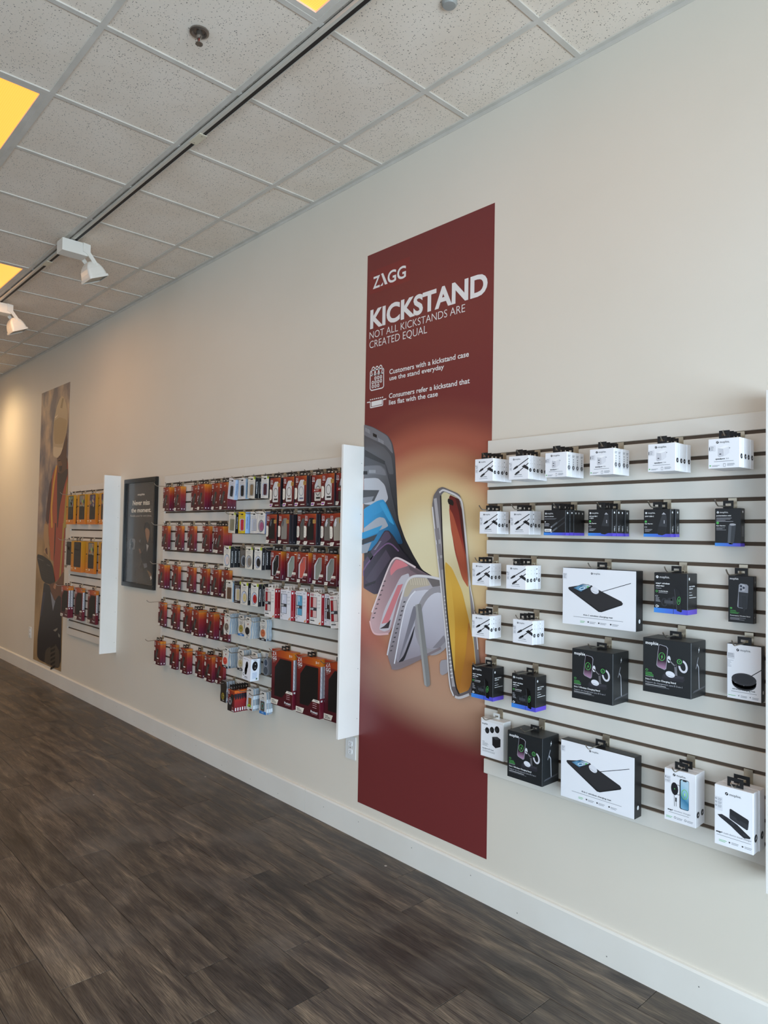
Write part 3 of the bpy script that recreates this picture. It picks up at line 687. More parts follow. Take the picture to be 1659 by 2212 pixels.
def t_three():
    w, h, d = .172, .19, .115
    c = MB().carton(w, h, d, mat('#1d2022', .42, name='black_carton')); p = MB().front()
    p.text('mophie', -.076, -.0225, .0115, WTXT, 2, bold=.02, width=.047).ring(-.071, -.113, .0048, .0035, .0012, GREEN, 2).bars(-.076, -.122, [.024, .026, .03, .03], .0036, .0013, GREEN).bars(-.076, -.136, [.03], .003, .0012, MGREY)
    p.text('3-in-1 Wireless Charging Stand', -.076, -.1475, .0062, WTXT, 2, bold=.02, width=.11).text('Support de chargement sans fil 3-en-1', -.076, -.158, .0062, MGREY, 2, width=.132).bars(-.076, -.164, [.075], .004, .0014, WTXT).bars(-.076, -.168, [.086], .004, .0011, GREY)
    p.side(w/2).poly([(.055, -.03), (.064, -.019), (.0605, -.028), (.066, -.0275), (.056, -.041), (.059, -.031)], WTXT, 1)
    q = MB().front()
    q.poly([(-.015, -.138), (.058, -.138), (.064, -.13), (.062, -.118), (-.006, -.113), (-.016, -.126)], mat('#2e2d33', .3), 1).poly([(-.01, -.12), (.062, -.118), (.058, -.127), (-.008, -.131)], mat('#3b3a41', .3), 2)
    q.ell(.014, -.117, .0165, .0105, mat('#e9e9f0', .3), 3, 24, -.15).line([(-.002, -.12), (.028, -.124)], .0008, GREY, 4)
    q.line([(.035, -.12), (.032, -.085)], .009, mat('#8d8c92', .25, .6), 2).line([(.033, -.088), (.006, -.066)], .004, mat('#a9a7ad', .25, .6), 2).line([(.032, -.087), (.04, -.07)], .004, mat('#77767c', .25, .6), 2)
    q.ring(.058, -.084, .016, .022, .007, mat('#d9d7de', .35), 2, rot=.25).rrect(.034, -.083, .058, -.055, .008, mat('#26262a', .25), 4).ring(.046, -.069, .0085, .0085, .0022, GREEN, 5).ell(.046, -.069, .002, .002, GREEN, 5, 8)
    q.ell(.009, -.066, .006, .012, mat('#e3e2e7', .3), 2)
    pts = [(-.028, -.022), (-.024, -.018), (.0, -.022), (.006, -.029), (.0, -.1), (-.006, -.105), (-.03, -.098), (-.036, -.092)]
    q.poly(pts, mat('#a19fa8', .3), 3); SCRN = gradmat('phone_wallpaper', [(0, '#b88fae'), (.35, '#3a2a35'), (.6, '#232023'), (1, '#1a1a1d')], 0, 12, 1.25, .2)
    q.poly(shrink(pts, .88), SCRN, 4); q.ring(-.016, -.06, .0115, .0145, .0018, GREEN, 5, rot=-.08).poly([(-.019, -.061), (-.0125, -.05), (-.015, -.059), (-.0115, -.0595), (-.0185, -.07), (-.0165, -.0615)], GREEN, 5)
    q.side(w/2).line([(.063, -.165), (.058, -.09), (.047, -.077)], .005, MGREY, 1).poly([(.035, -.09), (.038, -.092), (.056, -.057), (.053, -.052)], GREY, 2).poly([(.01, -.172), (.095, -.165), (.112, -.161), (.112, -.158), (.02, -.165)], mat('#4a4b50', .3), 1)
    return [('carton', c.mesh('carton')), ('hang_tab', tab_mesh(.042, .024, y=.07)), ('printed_art', p.mesh('printed_art')), ('product_picture', q.mesh('product_picture'))]
def t_mat():
    w, h, d = .312, .222, .05
    c = MB().carton(w, h, d, WHITE, BLACK, BLACK); p = MB().front(); logo(p, -.03, -.021, .0055, INK)
    p.rect(-.156, -.046, -.136, -.022, mat('#e2e2e6', .5), 1).bars(-.153, -.027, [.015, .012, .01, .012], .0045, .0016, GREY)
    p.text('4-in-1 wireless charging mat', -.062, -.183, .0062, INK, 2, bold=.015, width=.125).bars(-.105, -.191, [.21], .004, .0014, GREY).bars(-.075, -.206, [.02, .018], .0045, .0016, GREEN)
    for u in (-.04, .005, .055): p.bars(u+.006, -.206, [.026, .022], .0045, .0016, GREY).ell(u, -.206, .003, .003, INK, 2, 10)
    p.side(w/2).ell(d/2, -.186, .0065, .008, WTXT, 1, 18).poly([(d/2-.002, -.189), (d/2+.003, -.182), (d/2+.002, -.188)], GREY, 2)
    q = MB().front(); MT = mat('#2b2a2c', .55)
    q.poly([(-.13, -.082), (-.128, -.077), (-.055, -.062), (-.04, -.062), (.098, -.116), (.104, -.124), (.1, -.13), (.016, -.163), (.004, -.163), (-.125, -.088)], MT, 1)
    q.poly([(-.13, -.082), (.006, -.158), (.016, -.159), (.104, -.124), (.1, -.13), (.016, -.163), (.004, -.163), (-.125, -.088)], mat('#1a1a1c', .5), 2)
    BL = gradmat('phone_wallpaper_blue', [(0, '#274a66'), (.35, '#6fa3c4'), (.6, '#3a7095'), (1, '#cfe0ea')], 14, 6, 2.0, .2)
    q.poly([(-.112, -.079), (-.064, -.06), (-.026, -.064), (-.022, -.068), (-.068, -.094), (-.08, -.093)], INK, 2).poly([(-.108, -.079), (-.064, -.062), (-.028, -.065), (-.072, -.0905)], BL, 3).ring(-.067, -.078, .013, .006, .003, mat('#d5e6ef', .3), 4, rot=.3)
    q.poly([(-.046, -.069), (-.037, -.067), (-.04, -.073), (-.048, -.074)], GREEN, 4)
    q.ell(-.013, -.082, .0185, .0125, mat('#e7e7ec', .3), 4, 24, -.4).line([(-.03, -.082), (.002, -.093)], .0008, GREY, 5).line([(.018, -.085), (.135, -.046)], .0022, INK, 1)
    return [('carton', c.mesh('carton')), ('hang_tab', tab_mesh(.042, .026, y=.03)), ('printed_art', p.mesh('printed_art')), ('product_picture', q.mesh('product_picture'))]
def t_hub():
    w, h, d = .109, .181, .028
    c = MB().carton(w, h, d, WHITE, BLACK, BLACK); p = MB().front(); logo(p, -.024, -.022, .0062, INK)
    p.rect(-.054, -.05, -.03, -.03, mat('#dcdce0', .5), 1).bars(-.052, -.034, [.018, .019, .02], .0045, .0016, GREY).bars(-.052, -.056, [.019, .01, .012, .008, .012, .012], .0042, .0012, MGREY)
    p.text('wireless charging hub', -.037, -.151, .0055, INK, 2, bold=.012, width=.072).bars(-.04, -.158, [.08], .004, .0013, GREY).bars(-.05, -.172, [.024], .004, .0014, GREEN)
    for u in (-.018, .018): p.bars(u+.008, -.17, [.02, .019], .004, .0014, GREY).text('4', u, -.172, .005, INK, 2, bold=.02)
    p.side(w/2).ell(d/2, -.15, .005, .0065, WTXT, 1, 16)
    q = MB().front(); q.ell(0, -.122, .039, .0225, mat('#232427', .4), 1, 32).ell(0, -.128, .038, .022, mat('#1b1c1f', .45), 1, 32)
    q.ell(0, -.114, .039, .0205, mat('#37383c', .5), 2, 32).ell(0, -.113, .03, .015, mat('#2f3034', .5), 3, 28).line([(.022, -.1), (.0545, -.075)], .0025, INK, 1).bars(-.03, -.128, [.006], .003, .0016, GREY, 4).ell(0, -.134, .0014, .0014, GREY, 4, 8)
    return [('carton', c.mesh('carton')), ('hang_tab', tab_mesh(.044, .026)), ('printed_art', p.mesh('printed_art')), ('product_picture', q.mesh('product_picture'))]
def t_travel():
    w, h, d = .125, .165, .05
    c = MB().carton(w, h, d, mat('#e9e7e4', .45)); p = MB().front(); p.rrect(-.06, -.162, .06, -.012, .004, mat('#f4f4f6', .4), 1)
    p.text('mophie', -.055, -.026, .0075, INK, 2, bold=.02).bars(-.052, -.102, [.012], .004, .002, GREY).bars(-.052, -.107, [.03, .034, .026, .03], .0038, .0013, GREY).text('Speedport 40 Travel', -.052, -.132, .0055, INK, 2, bold=.02, width=.062).bars(-.052, -.139, [.07, .068], .004, .0013, GREY)
    q = MB().front(); K = mat('#1c1c1f', .4)
    for u, v, s_ in ((-.026, -.05, .0135), (.0, -.043, .0135), (.028, -.036, .015)):
        q.ell(u, v, s_*.85, s_, K, 2, 18).ell(u-s_*.2, v-s_*.15, s_*.3, s_*.3, DGREY, 3, 12).line([(u-s_*1.4, v-s_*.1), (u-s_*.7, v-s_*.05)], .0016, GREY, 2)
    q.poly([(.002, -.072), (.03, -.066), (.047, -.073), (.047, -.106), (.02, -.117), (.003, -.107)], K, 2).poly([(.002, -.072), (.03, -.066), (.047, -.073), (.021, -.081)], DGREY, 3)
    return [('carton', c.mesh('carton')), ('hang_tab', tab_mesh(.034, .024, mat('#d9d8d4', .4), y=.03)), ('printed_art', p.mesh('printed_art')), ('product_picture', q.mesh('product_picture'))]
def t_wireless():
    w, h, d = .11, .178, .036
    c = MB().carton(w, h, d, WHITE); p = MB().front(); logo(p, -.024, -.021, .0062, INK)
    p.rect(-.054, -.05, -.032, -.024, mat('#e2e2e6', .5), 1).bars(-.046, -.03, [.012, .01], .004, .0014, GREY).bars(-.046, -.041, [.012, .01], .004, .0014, GREY).rect(-.0515, -.033, -.048, -.027, GREY, 2).ring(-.0498, -.042, .0024, .0024, .0008, GREY, 2)
    p.text('snap+', -.042, -.142, .0055, INK, 2, bold=.04, width=.019).text('wireless charger', -.02, -.142, .0055, GREY, 2, width=.058).bars(-.038, -.149, [.07], .004, .0013, GREY).bars(-.048, -.164, [.022, .019], .004, .0014, GREEN)
    for u in (-.014, .022): p.ring(u-.002, -.163, .0038, .0038, .001, INK, 2).bars(u+.004, -.163, [.02, .018], .004, .0014, GREY)
    dots(p, d, h*1.25, w, INK, WHITE)
    q = MB().front(); q.line([(-.02, -.075), (-.0185, -.125)], .0014, INK, 1).line([(-.013, -.106), (-.0125, -.124)], .0014, INK, 1).rect(-.0155, -.108, -.0105, -.094, INK, 2)
    q.ring(-.006, -.066, .014, .0175, .0016, INK, 1).ell(-.018, -.065, .0125, .0215, mat('#202024', .35), 2, 26, .06).ell(-.018, -.065, .002, .002, GREEN, 3, 8)
    q.rrect(.0, -.128, .032, -.026, .006, mat('#1d2a33', .3), 3); BL = gradmat('phone_wallpaper_teal', [(0, '#7fb2cf'), (.4, '#3f7ea2'), (.65, '#8cc0d8'), (1, '#b9d6e4')], 9, 11, 1.3, .2)
    q.rrect(.0035, -.126, .0315, -.028, .005, BL, 4).rrect(.011, -.032, .024, -.028, .0015, INK, 5).ring(.0175, -.075, .011, .0165, .002, mat('#86d05a', .4), 5).poly([(.0145, -.077), (.0205, -.066), (.0185, -.0745), (.021, -.075), (.0155, -.085), (.017, -.0775)], mat('#b6f08a', .4), 5)
    return [('carton', c.mesh('carton')), ('hang_tab', tab_mesh(.046, .026, y=.012)), ('printed_art', p.mesh('printed_art')), ('product_picture', q.mesh('product_picture'))]
def t_multi():
    w, h, d = .12, .192, .042
    c = MB().carton(w, h, d, WHITE); p = MB().front(); logo(p, -.026, -.026, .0068, INK)
    p.rect(-.059, -.082, -.034, -.038, mat('#e2e2e6', .5), 1)
    for i, v in enumerate((-.045, -.056, -.067)): p.ring(-.0545, v, .0028, .0028, .0009, INK, 2).bars(-.049, v+.001, [.012, .012, .01], .003, .0011, GREY)
    p.text('snap+', -.054, -.153, .006, INK, 2, bold=.04, width=.02).text('multi-device travel charger', -.031, -.153, .006, GREY, 2, width=.086).bars(-.052, -.161, [.105], .004, .0013, GREY).bars(-.045, -.176, [.024, .02], .004, .0014, GREEN)
    for u in (-.008, .032): p.ell(u-.004, -.176, .0025, .0025, INK, 2, 8).bars(u+.002, -.175, [.022, .02], .004, .0014, GREY)
    dots(p, d, h*1.22, w, INK, WHITE)
    q = MB().front(); K, K2 = mat('#26262a', .5), mat('#35353a', .5)
    q.poly([(-.012, -.07), (-.009, -.067), (.044, -.086), (.047, -.09), (.044, -.118), (.04, -.12), (-.009, -.1), (-.012, -.096)], K, 1).poly([(-.012, -.084), (.046, -.104), (.044, -.118), (.04, -.12), (-.009, -.1), (-.012, -.096)], K2, 2).poly([(.01, -.088), (.02, -.092), (.02, -.1), (.01, -.096)], K, 3)
    q.poly([(-.05, -.096), (-.036, -.092), (-.018, -.098), (.012, -.112), (.04, -.132), (.052, -.14), (.05, -.145), (.032, -.148), (.018, -.14), (-.008, -.122), (-.044, -.102)], K, 1)
    for u, v in ((-.034, -.099), (-.003, -.113), (.034, -.138)): q.ell(u, v, .007, .004, K2, 2, 14, -.4)
    return [('carton', c.mesh('carton')), ('hang_tab', tab_mesh(.05, .03, y=.014)), ('printed_art', p.mesh('printed_art')), ('product_picture', q.mesh('product_picture'))]
ZS = [(0, '#c8741f'), (.10, '#b3511e'), (.26, '#93301d'), (.55, '#74201d'), (1, '#4c141e')]
def zf(nm, w, h, tilt=.3): return gradmat(nm, ZS, -tilt/w, -1/h, .2, .38)
def zside(nm, h): return gradmat(nm, [(0, '#d18b25'), (.16, '#bd5c22'), (.36, '#952b28'), (.7, '#701c30'), (1, '#4c1830')], 0, -1/h, 0, .38)
def zagg(b, u, v, s, c, l=2):
    """two-line stacked initials"""
    b.text('Z', u, v, s, c, l, bold=.02, width=s*.8).text('\u039b', u+s, v, s, c, l, bold=.02, width=s*.85).text('GG', u, v-s*1.25, s, c, l, bold=.02, width=s*1.95)
def t_screen(var):
    def f():
        w, h, d = .108, .185, .0212
        c = MB().carton(w, h, d, zf('red_carton_'+var, w, h, .45), zside('red_side_'+var, h), mat('#b0461f', .4)); p = MB().front()
        zagg(p, -.048, -.022, .0115, WTXT); p.bars(-.047, -.05, [.012, .008], .005, .0016, TANW)
        p.poly([(-.052, -.183), (-.05, -.163), (-.018, -.163), (-.024, -.183)], TANW, 2).bars(-.046, -.172, [.016, .014], .004, .0014, GREY, 3)
        p.bars(.01, -.172, [.03], .004, .0035, TANW).bars(.008, -.023, [.022, .014], .006, .002, TANW)
        p.side(w/2).ell(d/2, -h+.014, .0045, .0055, mat('#d9c9cf', .5), 1, 12)
        if var == 'a':
            p.front().line([(-.046, -.106), (-.037, -.083)], .006, WTXT, 2).line([(-.049, -.122), (-.045, -.11)], .004, WTXT, 2).bars(.008, -.132, [.016, .012], .006, .003, TANW)
        else:
            p.front().rrect(-.05, -.078, -.032, -.055, .003, TANW, 2).bars(-.047, -.062, [.012, .012, .012], .005, .0016, GREY, 3).rect(.0, -.138, .028, -.129, TANW, 2).bars(.0, -.15, [.026, .024], .007, .0016, mat('#c88a80', .5))
        q = MB().front(); pts = [(-.04, -.135), (-.006, -.062), (.0, -.058), (.016, -.062), (.02, -.07), (-.012, -.148), (-.02, -.152), (-.034, -.144)]
        q.poly(pts, mat('#5a4c46', .25), 1); G = gradmat('phone_sheen_'+var, [(0, '#1b1918'), (.45, '#57524d'), (.75, '#2f2b29'), (1, '#1b1918')], 14, 4, .95, .15)
        q.poly(shrink(pts, .86), G, 2)
        return [('carton', c.mesh('carton')), ('hang_tab', tab_mesh(.04, .026)), ('printed_art', p.mesh('printed_art')), ('product_picture', q.mesh('product_picture'))]
    return f
def window_case(pts, casecol, d, ring=None, cam=True, strap=False, camcol='#cfcfd6'):
    """phone case seen through the cut-out"""
    b = MB().front(); b.poly(pts, mat('#1a1618', .4), 2)
    zc = [v for u, v in pts]; uc = [u for u, v in pts]; u0, u1, v0, v1 = min(uc), max(uc), min(zc), max(zc)
    cpts = [(u0+(u-u0)*.93+(u1-u0)*.07, v) for u, v in pts]
    b.poly(cpts, mat(casecol, .25), 3)
    if cam: b.poly([(u0+.02, v1-.008), (u0+.034, v1-.008), (u0+.03, v1-.02), (u0+.034, v1-.026), (u0+.022, v1-.05), (u0+.013, v1-.045), (u0+.013, v1-.03)], mat(camcol, .3), 4)
    if ring: b.ring((u0+u1)/2+.004, (v0+v1)/2-.004, .0225, .028, .0036, mat(ring, .4), 4).rect(u0+.02, v0+.012, u1-.006, v0+.022, mat(ring, .4), 4)
    if strap: b.rect(u0-.012, (v0+v1)/2-.012, u1+.01, (v0+v1)/2+.006, mat('#8f1f1c', .4), 5).poly([(u0+.0, (v0+v1)/2-.006), (u0+.008, (v0+v1)/2+.004), (u0+.014, (v0+v1)/2-.006)], WTXT, 6).bars(u0+.018, (v0+v1)/2, [.03, .026], .005, .0014, TANW, 6)
    return b.mesh('window')
def t_redcase(case, ring=None, sticker=False, strap=False, plain=False):
    def f():
        w, h, d = .114, .18, .0235
        key = '%s_%s' % (case.strip('#'), ring)
        c = MB().carton(w, h, d, zf('case_front_'+key, w, h, .4) if ring else zf('case_front_'+key, w, h, .25), mat('#232026', .45), mat('#8c2f1e', .4)); p = MB().front()
        zagg(p, -.05, -.024, .0125, WTXT); p.bars(-.05, -.05, [.008], .004, .0016, TANW)
        if not strap:
            p.rrect(.026, -.056, .053, -.033, .003, mat('#c99a55', .35, .3), 6).bars(.031, -.041, [.016, .014], .006, .0018, mat('#8f6a35', .4), 7)
            p.poly([(-.057, -.136), (-.057, -.07), (-.038, -.07), (-.032, -.08), (-.032, -.125), (-.04, -.138)], TANW, 7)
            for i in range(5): p.rect(-.05, -.125+.009*i, -.044, -.122+.009*i, GREY, 8)
        p.poly([(-.057, -.178), (-.055, -.158), (-.02, -.158), (-.03, -.178)], TANW, 7).bars(.0, -.171, [.04], .004, .004, TANW)
        if sticker: p.ell(-.042, -.168, .013, .005, mat('#9a4fa8', .5), 8, 14, .1)
        else: p.bars(-.05, -.165, [.018, .014], .005, .0018, GREY, 8)
        p.side(w/2).ell(d/2, -h+.012, .0035, .0045, mat('#6a6a72', .5), 1, 10)
        pts = [(-.03, -.145), (-.03, -.06), (-.012, -.03), (-.004, -.024), (.03, -.024), (.034, -.03), (.034, -.145), (.03, -.15), (-.026, -.15)]
        return [('carton', c.mesh('carton')), ('hang_tab', tab_mesh(.042, .026)), ('printed_art', p.mesh('printed_art')), ('window', window_case(pts, case, d, ring, True, strap, '#5c5c60' if case in ('#17181a', '#8b857c', '#6d6a63') else '#cfcfd6'))]
    return f
def t_protect(case):
    def f():
        w, h, d = .11, .177, .026
        c = MB().carton(w, h, d, zf('protect_front_'+case.strip('#'), w, h, .25), zside('protect_side_'+case.strip('#'), h), mat('#b0461f', .4)); p = MB().front()
        zagg(p, -.05, -.022, .0125, WTXT); p.bars(.03, -.016, [.02], .004, .004, TANW).bars(-.05, -.045, [.01, .006], .008, .0018, TANW)
        p.poly([(-.053, -.175), (-.051, -.157), (-.02, -.157), (-.026, -.175)], TANW, 4).bars(-.047, -.165, [.02, .014], .004, .0014, GREY, 5)
        p.poly([(.006, -.134), (.012, -.12), (.046, -.12), (.046, -.134)], TANW, 4).bars(.024, -.128, [.018], .004, .002, GREY, 5).bars(.006, -.142, [.03], .004, .003, mat('#c98a90', .5)).text('Protect', .002, -.163, .0075, WTXT, 4, bold=.03, width=.032)
        p.side(w/2).text('Protect', d*.62, -h+.012, .006, WTXT, 1, bold=.03, rot=math.pi/2, width=.02)
        b = MB().front(); pts = [(-.038, -.15), (-.038, -.07), (-.002, -.028), (.004, -.025), (.03, -.025), (.03, -.095), (.0, -.15)]
        b.poly(pts, mat('#cfcfd2', .4), 2).poly([(-.026, -.148), (-.026, -.075), (.0, -.03), (.006, -.027), (.028, -.027), (.028, -.095), (-.002, -.148)], mat(case, .3), 3).line([(-.006, -.06), (.008, -.034)], .005, mat('#6a6a70', .3), 4)
        return [('carton', c.mesh('carton')), ('hang_tab', tab_mesh(.046, .028)), ('printed_art', p.mesh('printed_art')), ('window', b.mesh('window'))]
    return f
def t_whitecase(col, redlogo):
    def f():
        w, h, d = .11, .177, .019
        wf = mat('#ece7e0' if redlogo else '#e4e2e6', .4); sd = mat('#9c1b26', .4)
        c = MB().carton(w, h, d, wf, sd, wf); p = MB().front()
        if redlogo: p.rect(-.046, -.018, -.018, -.006, sd, 2).text('ZAGG', -.044, -.015, .006, WTXT, 3, bold=.03, width=.024)
        else: p.text('ZAGG', -.046, -.016, .0075, GREY, 2, bold=.01, width=.03)
        p.bars(-.012, -.013, [.014], .004, .003, GREY).bars(.02, -.014, [.02], .004, .003, GREY)
        for i in range(3): p.ring(.021, -.036-.02*i-.006, .003, .003, .001, GREY, 2).bars(.028, -.034-.02*i-.006, [.016, .012], .004, .0014, GREY)
        p.bars(-.047, -.148, [.034], .004, .0025, GREY).bars(-.047, -.16, [.04] if redlogo else [.014], .004, .006, DGREY if redlogo else GREY).bars(-.047, -.168, [.02, .026], .004, .0012, MGREY)
        p.poly([(.03, -.174), (.047, -.156), (.047, -.174)], mat('#d98038', .4), 2)
        p.side(w/2).rect(d*.25, -.022, d*.75, -.01, WTXT, 1).bars(d*.3, -.162, [d*.4], .004, .007, WTXT, 1).rect(d*.42, -.148, d*.58, -.12, mat('#c06a72', .5), 1)
        b = MB().front(); b.rect(-.047, -.14, .012, -.024, INK, 2)
        if redlogo: b.rect(-.045, -.138, -.024, -.026, sd, 3).rect(-.022, -.138, .01, -.026, mat(col, .25), 3)
        else: b.rrect(-.04, -.138, .01, -.026, .004, mat('#dfe3ea', .25), 3).rrect(-.032, -.138, .01, -.026, .006, mat(col, .25), 4).line([(-.02, -.03), (-.018, -.06)], .005, mat('#ffffff', .2), 5)
        b.rect(-.046, -.1, .012, -.082, DGREY, 6).bars(-.036, -.09, [.02, .018], .006, .003, WTXT, 7).poly([(-.044, -.096), (-.042, -.086), (-.038, -.096)], WTXT, 7)
        return [('carton', c.mesh('carton')), ('hang_tab', tab_mesh(.05, .022, mat('#dcd8d2', .4))), ('printed_art', p.mesh('printed_art')), ('window', b.mesh('window'))]
    return f
def t_pop(front, side, win, obj_, round_=True, corner=False, white_side=True, w=.088, h=.14, d=.0255):
    def f():
        c = MB().carton(w, h, d, mat(front, .4), mat(side, .4), mat(front, .4)); p = MB().front()
        dark = front in ('#2b2224',)
        T_ = WTXT if dark else GREY
        p.rrect(-.013, -.021, .013, -.012, .004, mat('#0c0c0d', .6), 2)
        if corner: p.poly([(w/2-.02, 0), (w/2, 0), (w/2, -.018), (w/2-.02, -.018)], mat('#b9cc2a', .4), 2).bars(w/2-.015, -.008, [.01, .01], .004, .0014, INK, 3)
        p.text('POPSOCKETS', -w/2+.012, -.034, .005, T_, 2, bold=.01, width=.055).bars(-w/2+.014, -.042, [.05], .004, .0018, T_).bars(-w/2+.022, -.05, [.03], .004, .0014, T_).bars(-w/2+.008, -h+.008, [.034], .004, .002, T_)
        p.side(w/2).text('POPSOCKETS', d*.62, -h*.78, .0075, WTXT if white_side else mat('#2c3a66', .4), 1, bold=.02, rot=math.pi/2, width=h*.55)
        b = MB().front()
        if round_:
            b.ell(0, -.092, .033, .038, INK, 2, 28).ell(0, -.092, .0305, .0355, mat(win, .3), 3, 28).ell(.007, -.095, .022, .027, mat(obj_, .35), 4, 24).ell(.007, -.095, .009, .011, mat(obj_, .2), 5, 16)
        else:
            b.rrect(-.028, -.124, .03, -.046, .006, mat('#9a9a98', .4), 2).rrect(-.026, -.122, .029, -.047, .005, mat(win, .3), 3).rrect(-.014, -.121, .024, -.05, .01, mat(obj_, .35), 4).ell(.006, -.09, .014, .026, mat(obj_, .2), 5)
        return [('carton', c.mesh('carton')), ('printed_art', p.mesh('printed_art')), ('window', b.mesh('window'))]
    return f
def wavy(w, h, amp, n=26, feet=False):
    L = []
    for i in range(n+1):
        t = i/n; x = w/2*(1-amp*(.5-.5*math.cos(t*4*math.pi+math.pi))-.08*(1 if t < .06 else 0)); L.append((x, -h*t))
    R = [(-x, z) for x, z in reversed(L)]
    mid = [(w*.2, -h), (0, -h+.012), (-w*.2, -h)] if feet else []
    return L+mid+R
def t_grip(col, base=None, feet=False, logo_='red', ringcol=None):
    def f():
        w, h, d = .08, .135, .0125
        c = MB().extr(wavy(w, h, .16, feet=feet), 0, .0014, mat('#ddd6cb', .4), mat('#c9c8c8', .4))
        bl = MB().extr([(u*.96, v*.985-.001) for u, v in wavy(w, h, .16, feet=feet)], .0016, d, mat('#96a4af', .12, spec=.7, name='clear_blister'))
        p = MB().front(); p.rrect(-.012, -.017, .012, -.008, .004, mat('#1c1c1c', .6), 2).text('PopGrip', -.022, -.028, .0045, DGREY, 2, bold=.02, width=.02).bars(0, -.027, [.018], .004, .002, MGREY)
        if logo_ == 'red': p.ell(.002, -.045, .005, .0065, mat('#93301f', .4), 2, 12)
        else:
            for i in range(3): p.ring(-.014+.012*i, -.048-.006*(i % 2), .007, .0085, .0018, DGREY, 2)
        p.bars(-.006, -.119, [.012], .004, .004, mat('#6b2430', .4)).bars(.008, -.119, [.012], .004, .004, INK)
        if base: p.poly([(-w*.46, -h), (-w*.44, -h+.014), (w*.44, -h+.014), (w*.46, -h)], mat(base, .4), 2).bars(-.014, -h+.005, [.028], .004, .0035, WTXT, 3)
        g = MB().front(); pr = rr_ring(.0001, .0001, .00005, 1)
        n = 26; R = .0235
        pts = [(R*math.cos(2*math.pi*i/n), -.088+R*1.02*math.sin(2*math.pi*i/n)) for i in range(n)]
        g.extr(pts, -.0035, -.0003, mat(col, .35)); g.front(-.0036).ring(0, -.088, R*.8, R*.8, .0018, mat(ringcol or '#ffffff', .4), 1).ell(.003, -.085, R*.35, R*.3, mat(ringcol or col, .35), 1, 14)
        return [('card', c.mesh('card')), ('blister', bl.mesh('blister')), ('printed_art', p.mesh('printed_art')), ('grip_disc', g.mesh('grip_disc'))]
    return f
def t_wallet(kind):
    def f():
        w, h, d = .08, .14, .015
        dark = kind == 'dark'
        cc = mat('#332d27', .4) if dark else mat('#d8d3cb', .4)
        c = MB().extr(wavy(w, h, .1), 0, .0014, cc, mat('#c9c8c8', .4)); bl = MB().extr([(u*.95, v*.985-.001) for u, v in wavy(w, h, .1)], .0016, d, mat('#96a4af', .12, spec=.7))
        for z in (-.055, -.115): bl.box(-w*.47, w*.5, .002, d, z-.011, z+.011, mat('#d5e2ec', .3))
        p = MB().front(); p.rrect(-.012, -.017, .012, -.008, .004, mat('#1c1c1c', .6), 2); g = MB()
        if dark:
            g.front(-.003).ell(0, -.1, .021, .024, mat('#8a7a3c', .3, .4), 1, 20).ring(0, -.1, .016, .018, .003, mat('#d9c24f', .3, .4), 2).ell(.006, -.095, .004, .004, mat('#e8d77a', .3), 3, 10); g.box(-.02, .02, -.003, 0, -.12, -.08, mat('#2a2620', .4)); p.bars(-.006, -.13, [.016], .004, .004, TANW)
        else:
            p.bars(-.01, -.04, [.022], .004, .004, INK).bars(-.018, -.047, [.036, .03], .004, .0014, GREY)
            g.extr(rr_ring(.026, .034, .008), -.002, 0, mat('#c2ccd4', .2)); g.v = [(u, y, v-.088) for u, y, v in g.v]; g.front(-.002)
            if kind == 'tan': g.rrect(-.012, -.108, .022, -.06, .003, mat('#9a6a2a', .4), 2).poly([(-.02, -.12), (.02, -.12), (.02, -.105), (0, -.1), (-.02, -.108)], mat('#a8c832', .4), 3).poly([(-.006, -.116), (.012, -.118), (.004, -.106)], INK, 4); p.poly([(.0, -.138), (.03, -.138), (.03, -.128), (.004, -.128)], mat('#6a3a22', .4), 2)
            else: g.rrect(-.022, -.12, .022, -.06, .005, mat('#59524c', .3), 2).ring(0, -.088, .015, .018, .003, mat('#5fb0a0', .4), 3).ell(0, -.088, .004, .004, mat('#8a2a2a', .4), 4, 10); p.rect(-w*.47, -h, w*.47, -h+.018, mat('#2f79c0', .4), 2); p.bars(-.012, -h+.007, [.024], .004, .005, mat('#a9cdec', .4), 3)
        return [('card', c.mesh('card')), ('blister', bl.mesh('blister')), ('printed_art', p.mesh('printed_art')), ('grip_wallet', g.mesh('grip_wallet'))]
    return f
def t_watch():
    w, h, d = .085, .135, .0165
    c = MB().carton(w, h, d, zf('watch_front', w, h, .3), gradmat('watch_side', [(0, '#e07a24'), (.12, '#d0501f'), (.5, '#9c1f22'), (1, '#6d1626')], 0, -1/h, 0, .38), mat('#c95a1f', .4)); p = MB().front()
    zagg(p, -.038, -.016, .0095, WTXT); p.bars(-.036, -.04, [.006, .006], .008, .002, TANW)
    q = MB().front(); q.poly([(-.042, -.134), (-.042, -.1), (.0, -.03), (.012, -.022), (.034, -.03), (.03, -.05), (-.006, -.134)], mat('#2a2725', .35), 1).ring(-.012, -.072, .02, .022, .0025, MGREY, 2).ring(-.012, -.074, .012, .014, .002, WTXT, 2).poly([(.042, -.02), (.042, -.05), (.034, -.03), (.036, -.022)], mat('#1f1c24', .35), 1)
    p.bars(.012, -.108, [.016, .018, .02], .008, .0022, mat('#d8a09a', .5)).bars(.01, -.13, [.028], .004, .004, WTXT); p.side(w/2).rect(d*.3, -.128, d*.75, -.108, WTXT, 1).poly([(0, -.018), (d, -.02), (d, -.05), (d*.4, -.06), (0, -.04)], mat('#231f2a', .35), 1)
    return [('carton', c.mesh('carton')), ('hang_tab', tab_mesh(.05, .032)), ('printed_art', p.mesh('printed_art')), ('product_picture', q.mesh('product_picture'))]
